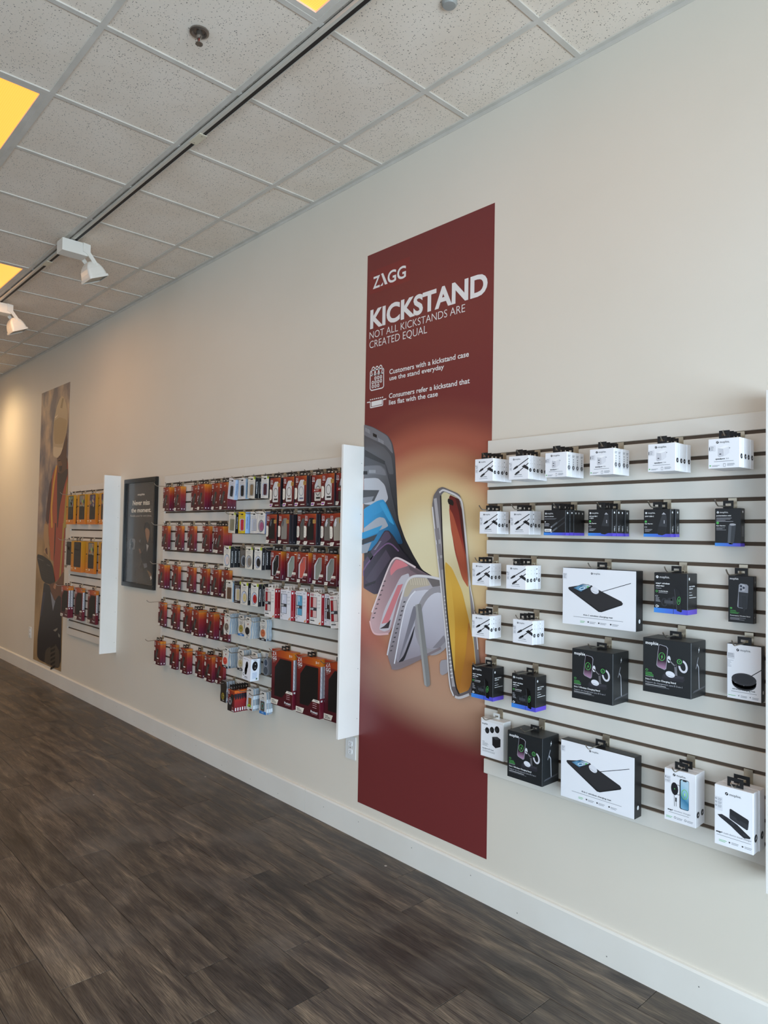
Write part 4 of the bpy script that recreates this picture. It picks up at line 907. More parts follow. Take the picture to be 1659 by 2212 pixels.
def t_earbox():
    w, h, d = .098, .14, .062
    c = MB().carton(w, h, d, mat('#f0eef2', .35), mat('#e6ebf3', .35)); p = MB().front()
    p.text('PopGrip', -.04, -.014, .006, GREY, 2, bold=.02, width=.026).bars(-.008, -.013, [.03], .004, .003, MGREY).text('MAGSAFE', -.018, -.124, .006, INK, 2, bold=.03, width=.032).bars(-.026, -.131, [.044], .004, .002, GREY).ring(-.032, -.108, .009, .01, .003, INK, 2)
    q = MB().front(); K = mat('#1d1a1b', .35); q.ell(.0, -.048, .015, .025, K, 1, 20, -.08).ell(-.008, -.082, .015, .027, K, 1, 20, -.08).rect(-.014, -.085, .006, -.045, K, 1)
    q.side(w/2).ell(.028, -.045, .02, .03, K, 1, 24).ell(.03, -.034, .0025, .0025, WTXT, 2, 8).ell(.03, -.058, .0025, .0025, WTXT, 2, 8); p.side(w/2).bars(.012, -.088, [.034]*8, .005, .0018, mat('#8ea9cf', .5), 1).rect(.04, -.132, .05, -.122, mat('#4a6a4a', .5), 1).bars(.016, -.01, [.024], .004, .004, GREY, 1)
    return [('carton', c.mesh('carton')), ('printed_art', p.mesh('printed_art')), ('product_picture', q.mesh('product_picture'))]
def t_gadget():
    b = MB(); G = mat('#6d6e72', .35)
    b.extr(rr_ring(.03, .055, .026), 0, .028, G); b.v = [(u, y, v-.07) for u, y, v in b.v]
    d_ = MB().front(); d_.ell(0, -.045, .02, .022, mat('#2f3a4a', .3), 1, 20).ell(0, -.095, .022, .024, mat('#28282c', .3), 1, 20).ring(0, -.045, .022, .024, .003, MGREY, 2)
    t = MB().box(-.012, .012, .004, .006, -.016, .012, mat('#8f9196', .3))
    return [('holder_body', b.mesh('holder_body')), ('disc_face', d_.mesh('disc_face')), ('hang_tab', t.mesh('hang_tab'))]
def t_tablet(w, h, d):
    def f():
        k = '%.3f' % w
        c = MB().carton(w, h, d, zf('tablet_front_'+k, w, h, .3), mat('#6d1a2c', .4), mat('#c2601f', .4)); p = MB().front(); s_ = w/.225
        OR = gradmat('tablet_orange_'+k, [(0, '#96291c'), (.55, '#b9501e'), (1, '#d0701f')], 1/w, 0, .5, .38)
        p.rect(-w*.5, -h*.125, w*.5, 0, OR, 1); zagg(p, -w*.455, -.036*s_, .0215*s_, WTXT, 3); p.text('Keyboard', -w*.44, -.072*s_, .0055*s_, TANW, 3, width=.03*s_).bars(-w*.44, -.08*s_, [.018*s_], .004, .002, mat('#c98a80', .5))
        p.rrect(w*.32, -.03*s_, w*.345, -.014*s_, .002, TANW, 3).bars(w*.36, -.02*s_, [.022*s_, .02*s_], .006*s_, .0022, TANW, 3)
        p.poly([(-w*.5, -h*.985), (-w*.5, -h*.895), (-w*.14, -h*.895), (-w*.2, -h*.985)], TANW, 5); p.bars(-w*.46, -h*.925, [.03*s_, .045*s_, .05*s_], .007*s_, .0028*s_, INK, 6)
        p.poly([(w*.18, -h*.735), (w*.24, -h*.69), (w*.5, -h*.69), (w*.5, -h*.735)], TANW, 5).bars(w*.3, -h*.715, [.03*s_], .005, .004, GREY, 6)
        for i in range(3): p.bars(w*.22, -h*(.765+.035*i), [.036*s_], .004, .0026, mat('#d7b3b3', .5), 5)
        p.text('Protect', w*.14, -h*.925, .013*s_, WTXT, 5, bold=.03, width=.065*s_).bars(w*.18, -h*.945, [.05*s_], .004, .002, mat('#c98a90', .5), 5)
        p.side(w/2).rect(0, -h*.125, d, 0, mat('#d07a24', .4), 1).rect(d*.1, -h*.66, d*.55, -h*.125, mat('#d9dee2', .3), 1).rect(d*.62, -h*.66, d*.98, -h*.125, mat('#8f979e', .3), 1).rect(d*.3, -h*.72, d*.8, -h*.69, WTXT, 1)
        for i in range(6): p.line([(d*.2, -h*(.2+.08*i)), (d*.45, -h*(.25+.08*i))], .0012, mat('#5a5f66', .4), 2)
        b = MB().front(); b.poly([(-w*.34, -h*.835), (-w*.34, -h*.32), (-w*.1, -h*.15), (w*.42, -h*.15), (w*.42, -h*.69), (w*.24, -h*.69), (w*.02, -h*.835)], mat('#141313', .45), 3)
        b.line([(-w*.16, -h*.19), (-w*.16, -h*.83)], .001, mat('#262425', .5), 4).line([(w*.12, -h*.16), (w*.12, -h*.78)], .001, mat('#262425', .5), 4)
        return [('carton', c.mesh('carton')), ('hang_tab', tab_mesh(.046, .026, y=.01)), ('printed_art', p.mesh('printed_art')), ('window', b.mesh('window'))]
    return f
def t_yellow(w, h, d, art, front='#d69a1e', window='#1d1815'):
    def f():
        nm = 'yellow_%s_%.2f' % (art.strip('#'), w)
        fm = gradmat(nm, [(0, '#c9921a'), (.6, '#cf8a1c'), (1, '#d97a24')], 0, -1/h, 0, .45) if front == '#d69a1e' else mat(front, .45)
        c = MB().carton(w, h, d, fm); p = MB().front()
        p.rect(-w*.47, -h*.42, -w*.33, -h*.38, mat('#3a2a12', .5), 2)
        for i in range(4): p.bars(-w*.45, -h*(.48+.05*i), [.022, .018], .005, .0018, mat('#7a5418', .5))
        p.bars(-w*.46, -h*.9, [.045], .004, .008, mat('#f0d9a8', .5)).bars(-w*.46, -h*.94, [.08], .004, .003, mat('#e8c07a', .5)).rrect(-w*.1, -h*.915, w*.02, -h*.86, .003, TANW, 2)
        if front != '#d69a1e': zagg(p, -w*.42, -.03, .02, INK); p.bars(-w*.45, -h*.88, [.09, .07], .012, .007, INK)
        b = MB().front(); b.rrect(-w*.22, -h*.84, w*.44, -h*.03, .012, mat(window, .4), 2)
        b.rect(-w*.18, -h*.4, w*.42, -h*.05, mat(art, .4), 3)
        random.seed(len(art)+int(w*1000)+ord(art[1]))
        for i in range(9):
            u = random.uniform(-w*.16, w*.36); v = random.uniform(-h*.38, -h*.1); b.ell(u, v, .012, .02, mat(random.choice(('#8fb04a', '#4a6a7a', '#7a5a8a', '#b0a890', '#c08a4a')) if art != window else '#2a2522', .4), 4, 8, random.random())
        for r_ in range(5):
            for k in range(6): b.rect(-w*.14+k*w*.09, -h*(.5+.055*r_)-.009, -w*.14+k*w*.09+w*.07, -h*(.5+.055*r_), mat('#2e2722', .4), 3)
        return [('carton', c.mesh('carton')), ('hang_tab', tab_mesh(.036, .026, y=.006)), ('printed_art', p.mesh('printed_art')), ('window', b.mesh('window'))]
    return f
def clusters(me, frac=.1):
    """loose pieces of a print gathered into groups that lie close together"""
    n = len(me.polygons); vs = [v.co for v in me.vertices]; par = list(range(len(vs)))
    def find(i):
        while par[i] != i: par[i] = par[par[i]]; i = par[i]
        return i
    for p in me.polygons:
        r = find(p.vertices[0])
        for i in p.vertices: par[find(i)] = r
    comp = {}
    for p in me.polygons: comp.setdefault(find(p.vertices[0]), []).append(p)
    bb = []
    for fs in comp.values():
        P = [vs[i] for p in fs for i in p.vertices]; bb.append([min(c[k] for c in P) for k in range(3)]+[max(c[k] for c in P) for k in range(3)]+[fs])
    D = frac*math.sqrt(sum((max(v[k] for v in vs)-min(v[k] for v in vs))**2 for k in range(3)))
    k = True
    while k:
        k = False
        for i in range(len(bb)):
            for j in range(len(bb)-1, i, -1):
                a, b = bb[i], bb[j]
                if all(a[q] <= b[q+3]+D and b[q] <= a[q+3]+D for q in range(3)):
                    bb[i] = [min(a[q], b[q]) for q in range(3)]+[max(a[q+3], b[q+3]) for q in range(3)]+[a[6]+b[6]]; bb.pop(j); k = True
                    break
            if k: break
    if len(bb) == 1: return [me]
    out = []
    for g in sorted(bb, key=lambda g: -g[5]):
        b = MB(); idx = {}
        for p in g[6]:
            for i in p.vertices:
                if i not in idx: idx[i] = len(b.v); b.v.append(tuple(vs[i]))
            b.f.append(tuple(idx[i] for i in p.vertices)); b.mi.append(b.m(me.materials[p.material_index])); b.tg.append('x')
        out.append(b.mesh('caption_print'))
    return out
def flat(parts):
    out = []
    for pn, me in flat0(parts):
        if pn in ('printed_art', 'side_print', 'product_picture'):
            for i, c in enumerate(clusters(me)): out.append((pn if i == 0 else ('caption_print' if pn == 'printed_art' else pn), c))
        else: out.append((pn, me))
    return out
def flat0(parts):
    out = []
    for pn, me in parts:
        if isinstance(me, list): out += [(pn, me[0]), ('side_print' if pn == 'printed_art' else 'side_picture', me[1])]
        else: out.append((pn, me))
    return out
def product(typ, fn, name, x, y, z, label, cat, group, rot=(0, 0, 0)):
    if typ not in TYPES: TYPES[typ] = flat(fn())
    e = empty(name, (x, y, z), label, cat, group, rot=rot)
    for pn, me in TYPES[typ]: ob(pn, me, e)
    return e
def depth_of(typ):
    ys = [v.co.y for v in TYPES[typ][0][1].vertices] + ([v.co.y for v in TYPES[typ][1][1].vertices] if TYPES[typ][1][0] == 'blister' else [])
    return max(ys)
def stack(typ, fn, name, x, zslot, yf, n, desc, where, cat, group, off=.032, gap=.0008, rot=0.0, peg=True, jx=.0025, L=.123):
    """n boxes on one peg from the front (yf) back towards the wall"""
    if typ not in TYPES: TYPES[typ] = flat(fn())
    d = depth_of(typ)+gap
    for i in range(n):
        y = yf+i*d
        if y+d > -.0205 and i > 0: break
        if y+d-gap > -.0245: y = -.0252-d+gap if i == 0 else y
        tail = '' if n == 1 else (', front' if i == 0 else ', %s from front' % ORD[i])
        r = (0, rot, 0) if i == 0 else (0, rot*.15*random.uniform(-1, 1), 0)
        dx = random.uniform(-jx, jx)
        product(typ, fn, name, x+dx, y, zslot-off-random.uniform(0, .0012), '%s, %s%s' % (desc, where, tail), cat, group, r)
    if peg: hook(x, zslot, 'peg holding %s, %s' % (desc, where), L)

# ---- right slatwall
G1 = 'white boxes on the right slatwall'; G2 = 'black boxes on the right slatwall'
def R(typ, fn, name, x, k, yf, n, desc, where, g, **kw): stack(typ, fn, name, x, slot('R', k), yf, n, desc, where, 'box', g, **kw)
CW = 'small white charging cable box'
R('cable', t_cable, 'cable_box', -1.938, 0, -.163, 5, CW, 'first peg, top row', G1)
R('cable', t_cable, 'cable_box', -1.758, 0, -.157, 5, CW, 'second peg, top row', G1)
R('adC', t_adapter('C', True, 2), 'wall_charger_box', -1.573, 0, -.163, 5, 'small white wall charger box', 'third peg, top row', G1)
R('ad40', t_adapter('40', True, 2), 'wall_charger_box', -1.375, 0, -.163, 5, 'small white wall charger box', 'fourth peg, top row', G1)
R('ad30', t_adapter('30', False, 1), 'wall_charger_box', -1.143, 0, -.163, 4, 'small white wall charger box', 'fifth peg, top row', G1)
R('ad30', t_adapter('30', False, 1), 'wall_charger_box', -.932, 0, -.163, 4, 'small white wall charger box', 'sixth peg, top row', G1)
R('cable', t_cable, 'cable_box', -1.954, 3, -.108, 3, CW, 'first peg, second row', G1)
R('cable', t_cable, 'cable_box', -1.781, 3, -.11, 3, CW, 'second peg, second row', G1)
R('bcable', t_blackbox('cable'), 'cable_box', -1.577, 3, -.16, 5, 'small black charging cable box', 'third peg, second row', G2)
R('bdual', t_blackbox('dual'), 'car_charger_box', -1.387, 3, -.148, 4, 'small black car charger box', 'fourth peg, second row', G2)
R('bsing', t_blackbox('single'), 'car_charger_box', -1.187, 3, -.1, 2, 'small black car charger box', 'fifth peg, second row', G2)
R('bmini', t_blackbox('mini'), 'power_bank_box', -.957, 3, -.07, 1, 'small black power bank box with blue stripe', 'last peg, second row', G2)
R('cable', t_cable, 'cable_box', -1.973, 6, -.127, 3, CW, 'first peg, third row', G1)
R('cable', t_cable, 'cable_box', -1.771, 6, -.151, 5, CW, 'second peg, third row', G1)
R('mat', t_mat, 'charging_mat_box', -1.423, 6, -.099, 1, 'large white charging mat box with black sides', 'middle height', G1)
R('snap', t_snap, 'car_mount_box', -1.127, 6, -.119, 1, 'black car mount box with blue stripe', 'right of the upper charging mat box', G2)
R('stand', t_stand, 'power_stand_box', -.921, 6, -.047, 1, 'slim black box showing a phone back', 'at the right edge', G2)
R('cable', t_cable, 'cable_box', -1.972, 9, -.124, 3, CW, 'first peg, fourth row', G1)
R('cable', t_cable, 'cable_box', -1.754, 9, -.118, 3, CW, 'second peg, fourth row', G1)
R('three', t_three, 'charging_stand_box', -1.131, 9, -.144, 1, 'big black charging stand box', 'highest of three', G2, off=.036)
R('hub', t_hub, 'charging_hub_box', -.903, 9, -.065, 1, 'white charging hub box with black sides', 'at the right edge', G1)
R('three', t_three, 'charging_stand_box', -1.42, 10, -.144, 1, 'big black charging stand box', 'under the upper charging mat box', G2, off=.036)
R('snap', t_snap, 'car_mount_box', -1.978, 12, -.103, 1, 'black car mount box with blue stripe', 'first peg, overlapping the banner', G2)
R('snap', t_snap, 'car_mount_box', -1.756, 12, -.11, 1, 'black car mount box with blue stripe', 'second peg, fifth row', G2)
R('travel', t_travel, 'travel_charger_box', -1.939, 15, -.083, 1, 'white travel charger box with black plugs', 'lowest row, first peg', G1, L=.1)
R('three', t_three, 'charging_stand_box', -1.721, 15, -.142, 1, 'big black charging stand box', 'lowest row', G2, off=.036)
R('mat', t_mat, 'charging_mat_box', -1.426, 15, -.094, 1, 'large white charging mat box with black sides', 'lowest row', G1)
R('wire', t_wireless, 'wireless_charger_box', -1.096, 15, -.108, 2, 'white wireless charger box', 'lowest row, with a blue phone picture', G1, jx=.005)
R('multi', t_multi, 'travel_charger_box', -.905, 15, -.14, 2, 'white folding travel charger box', 'lowest row, last peg', G1, jx=.004)

# ---- middle slatwall, left half: screen protectors
SP = {0: [(-5.17, -.069), (-4.985, -.069), (-4.756, -.047), (-4.578, -.09), (-4.41, -.069), (-4.261, -.09)],
      4: [(-5.196, -.06), (-4.994, -.047), (-4.795, -.047), (-4.569, -.047), (-4.409, -.047), (-4.301, -.09)],
      8: [(-5.204, -.076), (-5.007, -.06), (-4.785, -.047), (-4.587, -.047), (-4.423, -.047), (-4.284, -.047)],
      12: [(-5.247, -.047), (-5.027, -.047), (-4.827, -.047), (-4.617, -.09), (-4.44, -.068), (-4.287, -.047)],
      16: [(-5.255, -.068), (-5.029, -.047), (-4.818, -.068), (-4.625, -.047), (-4.454, -.068), (-4.337, -.047)]}
RN = {0: 'top row', 4: 'second row', 8: 'third row', 12: 'fourth row', 16: 'bottom row'}
for k, lst in SP.items():
    for i, (x, y) in enumerate(lst):
        v = 'a' if k < 8 else 'b'
        stack('screen'+v, t_screen(v), 'screen_protector_box', x, slot('M', k), y, max(1, round((-y-.022)/.022)), 'red-orange screen protector box', '%s peg, %s' % (ORD[i], RN[k]), 'box', 'screen protector boxes on the middle slatwall')
# ---- middle slatwall, right half
def Mx(typ, fn, name, x, k, yf, n, desc, where, g, cat='box', **kw): stack(typ, fn, name, x, slot('M', k), yf, n, desc, where, cat, g, **kw)
GR = 'red phone case boxes on the middle slatwall'; GP = 'phone grip boxes on the middle slatwall'; GC = 'wavy phone grip cards'
clear = '#ddd9d3'
for i, (x, y, n_, cs, rg, st, sp) in enumerate([(-3.633, -.093, 3, clear, '#2a2527', 1, 0), (-3.49, -.096, 3, clear, '#5a3a30', 1, 0), (-3.359, -.099, 3, clear, '#77798f', 1, 0), (-3.232, -.074, 2, '#d5cfc4', '#1f1c1c', 1, 1), (-3.103, -.1, 3, clear, '#221f20', 1, 0), (-2.992, -.088, 2, '#4c4740', '#3a3530', 0, 1)]):
    Mx('rc%d' % i, t_redcase(cs, rg, st, sp), 'phone_case_box', x, 0, y, n_, 'red box with ringed clear phone case', '%s peg, top row' % ORD[i], GR)
for i, (x, y, n_, cs, rt) in enumerate([(-3.65, -.103, 3, '#17181a', 0), (-3.508, -.11, 3, '#8b857c', 0), (-3.364, -.075, 2, '#6d6a63', 0), (-3.232, -.12, 4, '#17181a', 0), (-3.1, -.1, 3, '#77726a', 0), (-2.993, -.125, 4, '#a39c8e', -.06)]):
    Mx('rs'+cs, t_redcase(cs), 'phone_case_box', x, 3, y, n_, 'red box with dark tinted phone case', '%s peg, second row' % ORD[i], GR, rot=rt, jx=.001)
for i, (x, y, n_, cs, nm) in enumerate([(-3.62, -.086, 4, '#191a1c', 'black'), (-3.45, -.09, 2, '#8f988c', 'sage'), (-3.335, -.092, 3, '#c85a4e', 'coral'), (-3.2, -.08, 2, '#8c8f84', 'grey-green'), (-3.075, -.092, 3, '#858880', 'grey')]):
    Mx('pt'+cs, t_protect(cs), 'phone_case_box', x, 6, y, n_, 'red box with angled window showing %s phone case' % nm, 'third row', GR, jx=.001)
for i, (x, y, n_, cs, rl, rt) in enumerate([(-3.626, -.12, 3, '#d9c6c0', 1, 0), (-3.458, -.12, 3, '#cfd2e0', 0, 0), (-3.33, -.101, 3, '#5fa3c4', 0, 0), (-3.2, -.095, 3, '#dcb8b4', 1, 0), (-3.087, -.078, 2, '#43302f', 0, 0), (-2.987, -.112, 1, '#d9c6c0', 1, -.1)]):
    if i == 5: x = -3.0
    Mx('wc'+cs+str(rl), t_whitecase(cs, rl), 'phone_case_box', x, 9, y, n_, 'white box with red sides and phone case window', '%s peg, fourth row' % ORD[i], 'white phone case boxes on the middle slatwall', rot=rt, jx=.001, peg=True)
POP = [  # k, x, y, n, type key, args, description
 (0, -4.125, -.104, 2, 'pb1', ('#dcdde4', '#a9bdd6', '#c3cde0', '#22242c', False, False, False), 'tilted pale blue phone grip box, first peg, top row', .13),
 (0, -4.025, -.09, 1, 'pb2', ('#dddcdb', '#9fbbd2', '#b9cbe0', '#1d1a1c', False, False, False), 'pale blue phone grip box with black grip, second peg, top row', .0),
 (0, -3.889, -.103, 2, 'pw1', ('#e3ddd0', '#1b1c20', '#b9bcbd', '#8a7355', False, True, True), 'white phone grip box with tan grip, third peg, top row', .03),
 (0, -3.764, -.084, 2, 'pw2', ('#e6e3dc', '#1b1c20', '#b8c0d2', '#4d2430', False, True, True), 'white phone grip box with maroon grip, fourth peg, top row', .02),
 (3, -4.1, -.112, 2, 'pw3', ('#ddd3c0', '#1b1c20', '#8d8b78', '#857f66', False, True, True), 'cream phone grip box with olive grip, first peg, second row', .05),
 (3, -3.985, -.11, 3, 'py', ('#e3c21c', '#9dbbe0', '#c9cfe0', '#c0283a', False, False, False), 'yellow phone grip box with red grip, second row', 0),
 (3, -3.868, -.092, 2, 'pb3', ('#e8e5df', '#8fb2df', '#c9cfe0', '#b9bcc4', False, False, False), 'phone grip box with blue side, third peg, second row', 0),
 (3, -3.752, -.11, 3, 'pp', ('#e6e1d8', '#6d7896', '#9a94a0', '#a5587c', True, False, True), 'white phone grip box with pink grip, second row', .05),
 (6, -4.1, -.145, 4, 'pr1', ('#e6e0d3', '#1b1c20', '#c3cbdc', '#e3cfc6', True, True, True), 'white phone grip box with blush grip, third row', .02),
 (6, -3.985, -.091, 2, 'pg', ('#6b6155', '#8a7348', '#8b8f95', '#3a3d42', True, False, True), 'grey patterned phone grip box, third row', 0),
 (6, -3.872, -.119, 2, 'pr2', ('#e3dccd', '#1b1c20', '#aeb0b4', '#8a7f74', True, True, True), 'white phone grip box with grey mottled grip, third row', .03),
 (6, -3.764, -.122, 3, 'pr3', ('#e9e4da', '#1b1c20', '#c3cbdc', '#232021', True, True, True), 'white phone grip box with black grip, third row', .02),
 (9, -4.1, -.124, 2, 'pn', ('#e0dace', '#a9c2d6', '#7a5a40', '#5f4634', False, False, False), 'white phone grip box with brown grip, fourth row', 0),
 (9, -3.985, -.129, 3, 'pd', ('#2b2224', '#1b1c20', '#c9ccd4', '#c9b98f', False, True, True), 'black phone grip box with gold grip, fourth row', 0),
 (9, -3.872, -.148, 2, 'pr4', ('#e3dccf', '#1b1c20', '#c3cbdc', '#d5c089', True, True, True), 'white phone grip box with gold grip, fourth row', .02),
 (9, -3.764, -.141, 4, 'pr5', ('#e9e4da', '#1b1c20', '#c3cbdc', '#b01f22', True, True, True), 'white phone grip box with red grip, fourth row', .02)]
for k, x, y, n_, key, a, desc, rt in POP:
    d0, w0 = desc.split(', ', 1)
    Mx(key, t_pop(*a), 'phone_grip_box', x, k, y, n_, d0, w0, GP, off=.012, rot=rt, jx=.001)
GRIPS = [(12, -4.147, -.104, 6, 'g1', ('#6a5a50', None, True, 'red', '#9a8a70'), 'card with brown picture disc, first in fifth row', .08),
 (12, -4.021, -.075, 4, 'g2', ('#b59a4a', '#2f79c0', False, 'rings', '#6a7a3a'), 'card with gold disc and blue foot, fifth row', 0),
 (12, -3.893, -.1, 6, 'g3', ('#231f1f', None, True, 'red', '#2a2626'), 'card with black disc, fifth row', .08),
 (12, -3.76, -.072, 4, 'g4', ('#c9714a', '#22242c', False, 'rings', '#a0502f'), 'card with orange disc and black foot, fifth row', .03),
 (15, -4.151, -.105, 6, 'g5', ('#c93a2e', '#22242c', False, 'red', '#e06a50'), 'card with red disc and black foot, sixth row', .1),
 (15, -4.012, -.075, 4, 'g6', ('#cfc29a', '#22242c', False, 'rings', '#b09a5a'), 'card with cream disc and black foot, sixth row', .03)]
for k, x, y, n_, key, a, desc, rt in GRIPS:
    d0, w0 = desc.split(', ', 1)
    Mx(key, t_grip(*a), 'phone_grip_card', x, k, y, n_, d0, w0, GC, cat='phone grip', off=.012, rot=rt)
Mx('g7', t_grip('#cf8a3a', None, True, 'red', '#8a5a2a'), 'phone_grip_card', -3.872, 15, -.06, 2, 'card with amber disc', 'behind the white grip box', GC, cat='phone grip', off=.012, rot=.08)
product('ear', t_earbox, 'phone_grip_box', -3.842, -.134, slot('M', 15)-.034, 'plain white box with black grip pictures, tilted on the sixth row peg', 'box', GP, (0, .07, 0))
Mx('gad', t_gadget, 'phone_holder', -3.752, 15, -.055, 1, 'grey phone holder', 'beside the first large red tablet box', 'accessories low on the middle slatwall', cat='phone holder', off=.014)
Mx('wd', t_wallet('dark'), 'wallet_grip_card', -4.178, 18, -.1, 4, 'black wallet grip card with gold emblem', 'lowest row', GC, cat='wallet grip', off=.012, rot=.04)
Mx('watch', t_watch, 'watch_band_box', -3.99, 18, -.155, 7, 'small red box with black loop picture', 'lowest row', 'red boxes in the lowest row', jx=.001)
Mx('wt', t_wallet('tan'), 'wallet_grip_card', -3.884, 18, -.082, 3, 'white wallet grip card with tan wallet', 'lowest row', GC, cat='wallet grip', off=.012, rot=.03)
Mx('wg', t_wallet('grey'), 'wallet_grip_card', -3.752, 18, -.07, 3, 'white wallet grip card with blue foot', 'lowest row', GC, cat='wallet grip', off=.012)
for x, y, n_, wh in ((-3.546, -.074, 2, 'first of three'), (-3.284, -.074, 2, 'second of three'), (-3.047, -.05, 1, 'third, half hidden by the white panel')):
    Mx('tablet', t_tablet(.225, .335, .0245), 'tablet_case_box', x, 14, y, n_, 'large red tablet case box', wh, 'large red tablet boxes', jx=.001)

# ---- far slatwall
def Fx(typ, fn, name, x, k, yf, n, desc, where, **kw): stack(typ, fn, name, x, slot('F', k), yf, n, desc, where, 'box', 'tablet case boxes on the far slatwall', **kw)
for i, (x, y, a) in enumerate(((-7.295, -.07, '#5a7a6a'), (-7.02, -.06, '#8a8578'), (-6.75, -.06, '#4a3a5a'), (-6.46, -.06, '#4a3a5a'))):
    Fx('y'+a, t_yellow(.215, .29, .024, a), 'tablet_case_box', x, 0, y, 2 if i < 3 else 1, 'yellow tablet case box', '%s peg, top row of far slatwall' % ORD[i])
Fx('yw', t_yellow(.2, .29, .024, '#1d1815', front='#d8cfc2'), 'tablet_case_box', -7.31, 6, -.07, 2, 'white tablet case box', 'middle row of far slatwall')
Fx('yb', t_yellow(.28, .3, .026, '#1d1815'), 'tablet_case_box', -7.06, 6, -.078, 2, 'wide yellow tablet case box', 'middle row of far slatwall')
hook(-7.13, slot('F', 6), 'extra metal peg behind the wide yellow box')
Fx('yc', t_yellow(.215, .3, .024, '#8a8578'), 'tablet_case_box', -6.75, 6, -.06, 2, 'yellow tablet case box', 'third in the middle row of far slatwall')
Fx('y#4a3a5a', t_yellow(.215, .29, .024, '#4a3a5a'), 'tablet_case_box', -6.46, 6, -.05, 1, 'yellow tablet case box', 'middle row, half behind the white panel')
for i, x in enumerate((-7.34, -7.02, -6.68)):
    Fx('tabf', t_tablet(.205, .31, .0245), 'tablet_case_box', x, 12, (-.08, -.056, -.056)[i], (2, 1, 1)[i], 'red tablet case box', '%s peg, lowest row of far slatwall' % ORD[i])

# ---------------------------------------------------------------- printed banners
def W2(o, s): return lambda pts: [wall_pt(o[0]+x*s, o[1]+y*s) for x, y in pts]
class Art(MB):
    """flat print laid on the wall in real wall coordinates (x, z)"""
    def __init__(s, y, o, sc, smooth=True): MB.__init__(s); s.front(y); s.cv = W2(o, sc); s.smooth = smooth; s.xmin = -1e9
    def P(s, pts, mt, l=1):
        if s.smooth and len(pts) > 4:
            for _ in range(2):     # corner cutting
                o = []
                for (a, b), (c, d) in zip(pts, pts[1:]+pts[:1]): o += [(a*.88+c*.12, b*.88+d*.12), (a*.12+c*.88, b*.12+d*.88)]
                pts = [(max(x, s.xmin), y) for x, y in o]
        return s.poly(s.cv(pts), mt, l)
    def C(s, pts, t, mt, l=1):
        """smooth printed stroke"""
        for _ in range(2):
            o = [pts[0]]
            for (a, b), (c, d) in zip(pts, pts[1:]): o += [(a*.75+c*.25, b*.75+d*.25), (a*.25+c*.75, b*.25+d*.75)]
            pts = [(max(x, s.xmin), y) for x, y in o+[pts[-1]]]
        return s.line(s.cv(pts), t, mt, l)
    def S(s, pts, t, mt, l=1): return s.line(s.cv(pts), t, mt, l)
def fit_text(b, st, bl, br, tl, mt, bold, l=3, res=4):
    (x0, z0), (x1, _), (_, zt) = wall_pt(*bl), wall_pt(*br), wall_pt(*tl)
    b.text(st, x0, z0, zt-z0, mt, l, bold=bold, width=x1-x0, res=res)
bx0, bx1, bz0, bz1 = -2.912, -2.024, .190, 3.187
# banner ground: dark red with a warm cream glow (printed artwork)
n = NT('red_banner_print'); tc = n.n('ShaderNodeTexCoord')
def blob(cx, cz, rx, rz):
    mp = n.n('ShaderNodeMapping'); mp.vector_type = 'POINT'
    mp.inputs['Scale'].default_value = (1/rx, 0, 1/rz); mp.inputs['Location'].default_value = (-cx/rx, 0, -cz/rz)
    n.l(tc.outputs['Object'], mp.inputs[0]); gr = n.n('ShaderNodeTexGradient', gradient_type='SPHERICAL'); n.l(mp.outputs[0], gr.inputs[0]); return gr.outputs['Fac']
cA = wall_pt(930, 1200); cB = wall_pt(960, 1480)
g1, g2 = blob(cA[0], cA[1], .92, .80), blob(cB[0]+.05, cB[1]-.02, .85, .30)
def mixc(fac, a, b):
    m_ = n.n('ShaderNodeMix', data_type='RGBA'); n.l(fac, m_.inputs['Factor'])
    for s_, v in (('A', a), ('B', b)):
        if isinstance(v, str): m_.inputs[s_].default_value = lin(v)
        else: n.l(v, m_.inputs[s_])
    return m_.outputs['Result']
r1 = n.ramp([(0, '#732d2d'), (.10, '#7d3a33'), (.28, '#a95c48'), (.42, '#c58a66'), (.6, '#e2c592'), (.85, '#efe2b8')], g1, 'EASE')
r2 = n.ramp([(0, (0, 0, 0, 1)), (.8, (.75, .75, .75, 1))], g2, 'EASE')
n.l(mixc(r2.outputs[0], r1.outputs[0], '#cfa88a'), n.b.inputs['Base Color']); n.b.inputs['Roughness'].default_value = .42
BANNER = n.m
e = empty('wall_banner', ((bx0+bx1)/2, 0, bz0), 'tall red banner about kickstand phone cases on the wall', 'banner')
o_ = MB().box(bx0, bx1, -.0015, -.0002, bz0, bz1, BANNER); s_ = ob('sheet', o_, e); s_.location = -Vector(e.location)
t_ = MB().front(-.0016); B2 = (760, 420); k = 320/1416
q = lambda x, y: (B2[0]+x*k, B2[1]+y*k)
PRW = mat('#e9e6e3', .45, name='banner_white')
LR = mat('#7c2a2a', .42)
a0, a1 = wall_pt(*q(175, 745)), wall_pt(*q(555, 830)); zt = wall_pt(*q(175, 745))[1]; zb = wall_pt(*q(175, 960))[1]
t_.rect(a0[0], zb, a1[0], zt, LR, 1)
x0, z0 = wall_pt(*q(205, 905)); x1, _ = wall_pt(*q(520, 785)); zt = wall_pt(*q(205, 790))[1]
hh = zt-z0; ww = (x1-x0)
t_.text('Z', x0, z0, hh, PRW, 3, bold=.02, width=ww*.22, res=4).poly([(x0+ww*.25, z0+hh), (x0+ww*.315, z0+hh), (x0+ww*.455, z0), (x0+ww*.375, z0)], PRW, 3).poly([(x0+ww*.225, z0), (x0+ww*.31, z0), (x0+ww*.315, z0+hh*.26)], PRW, 3).text('GG', x0+ww*.455, z0, hh, PRW, 3, bold=.02, width=ww*.545, res=4)
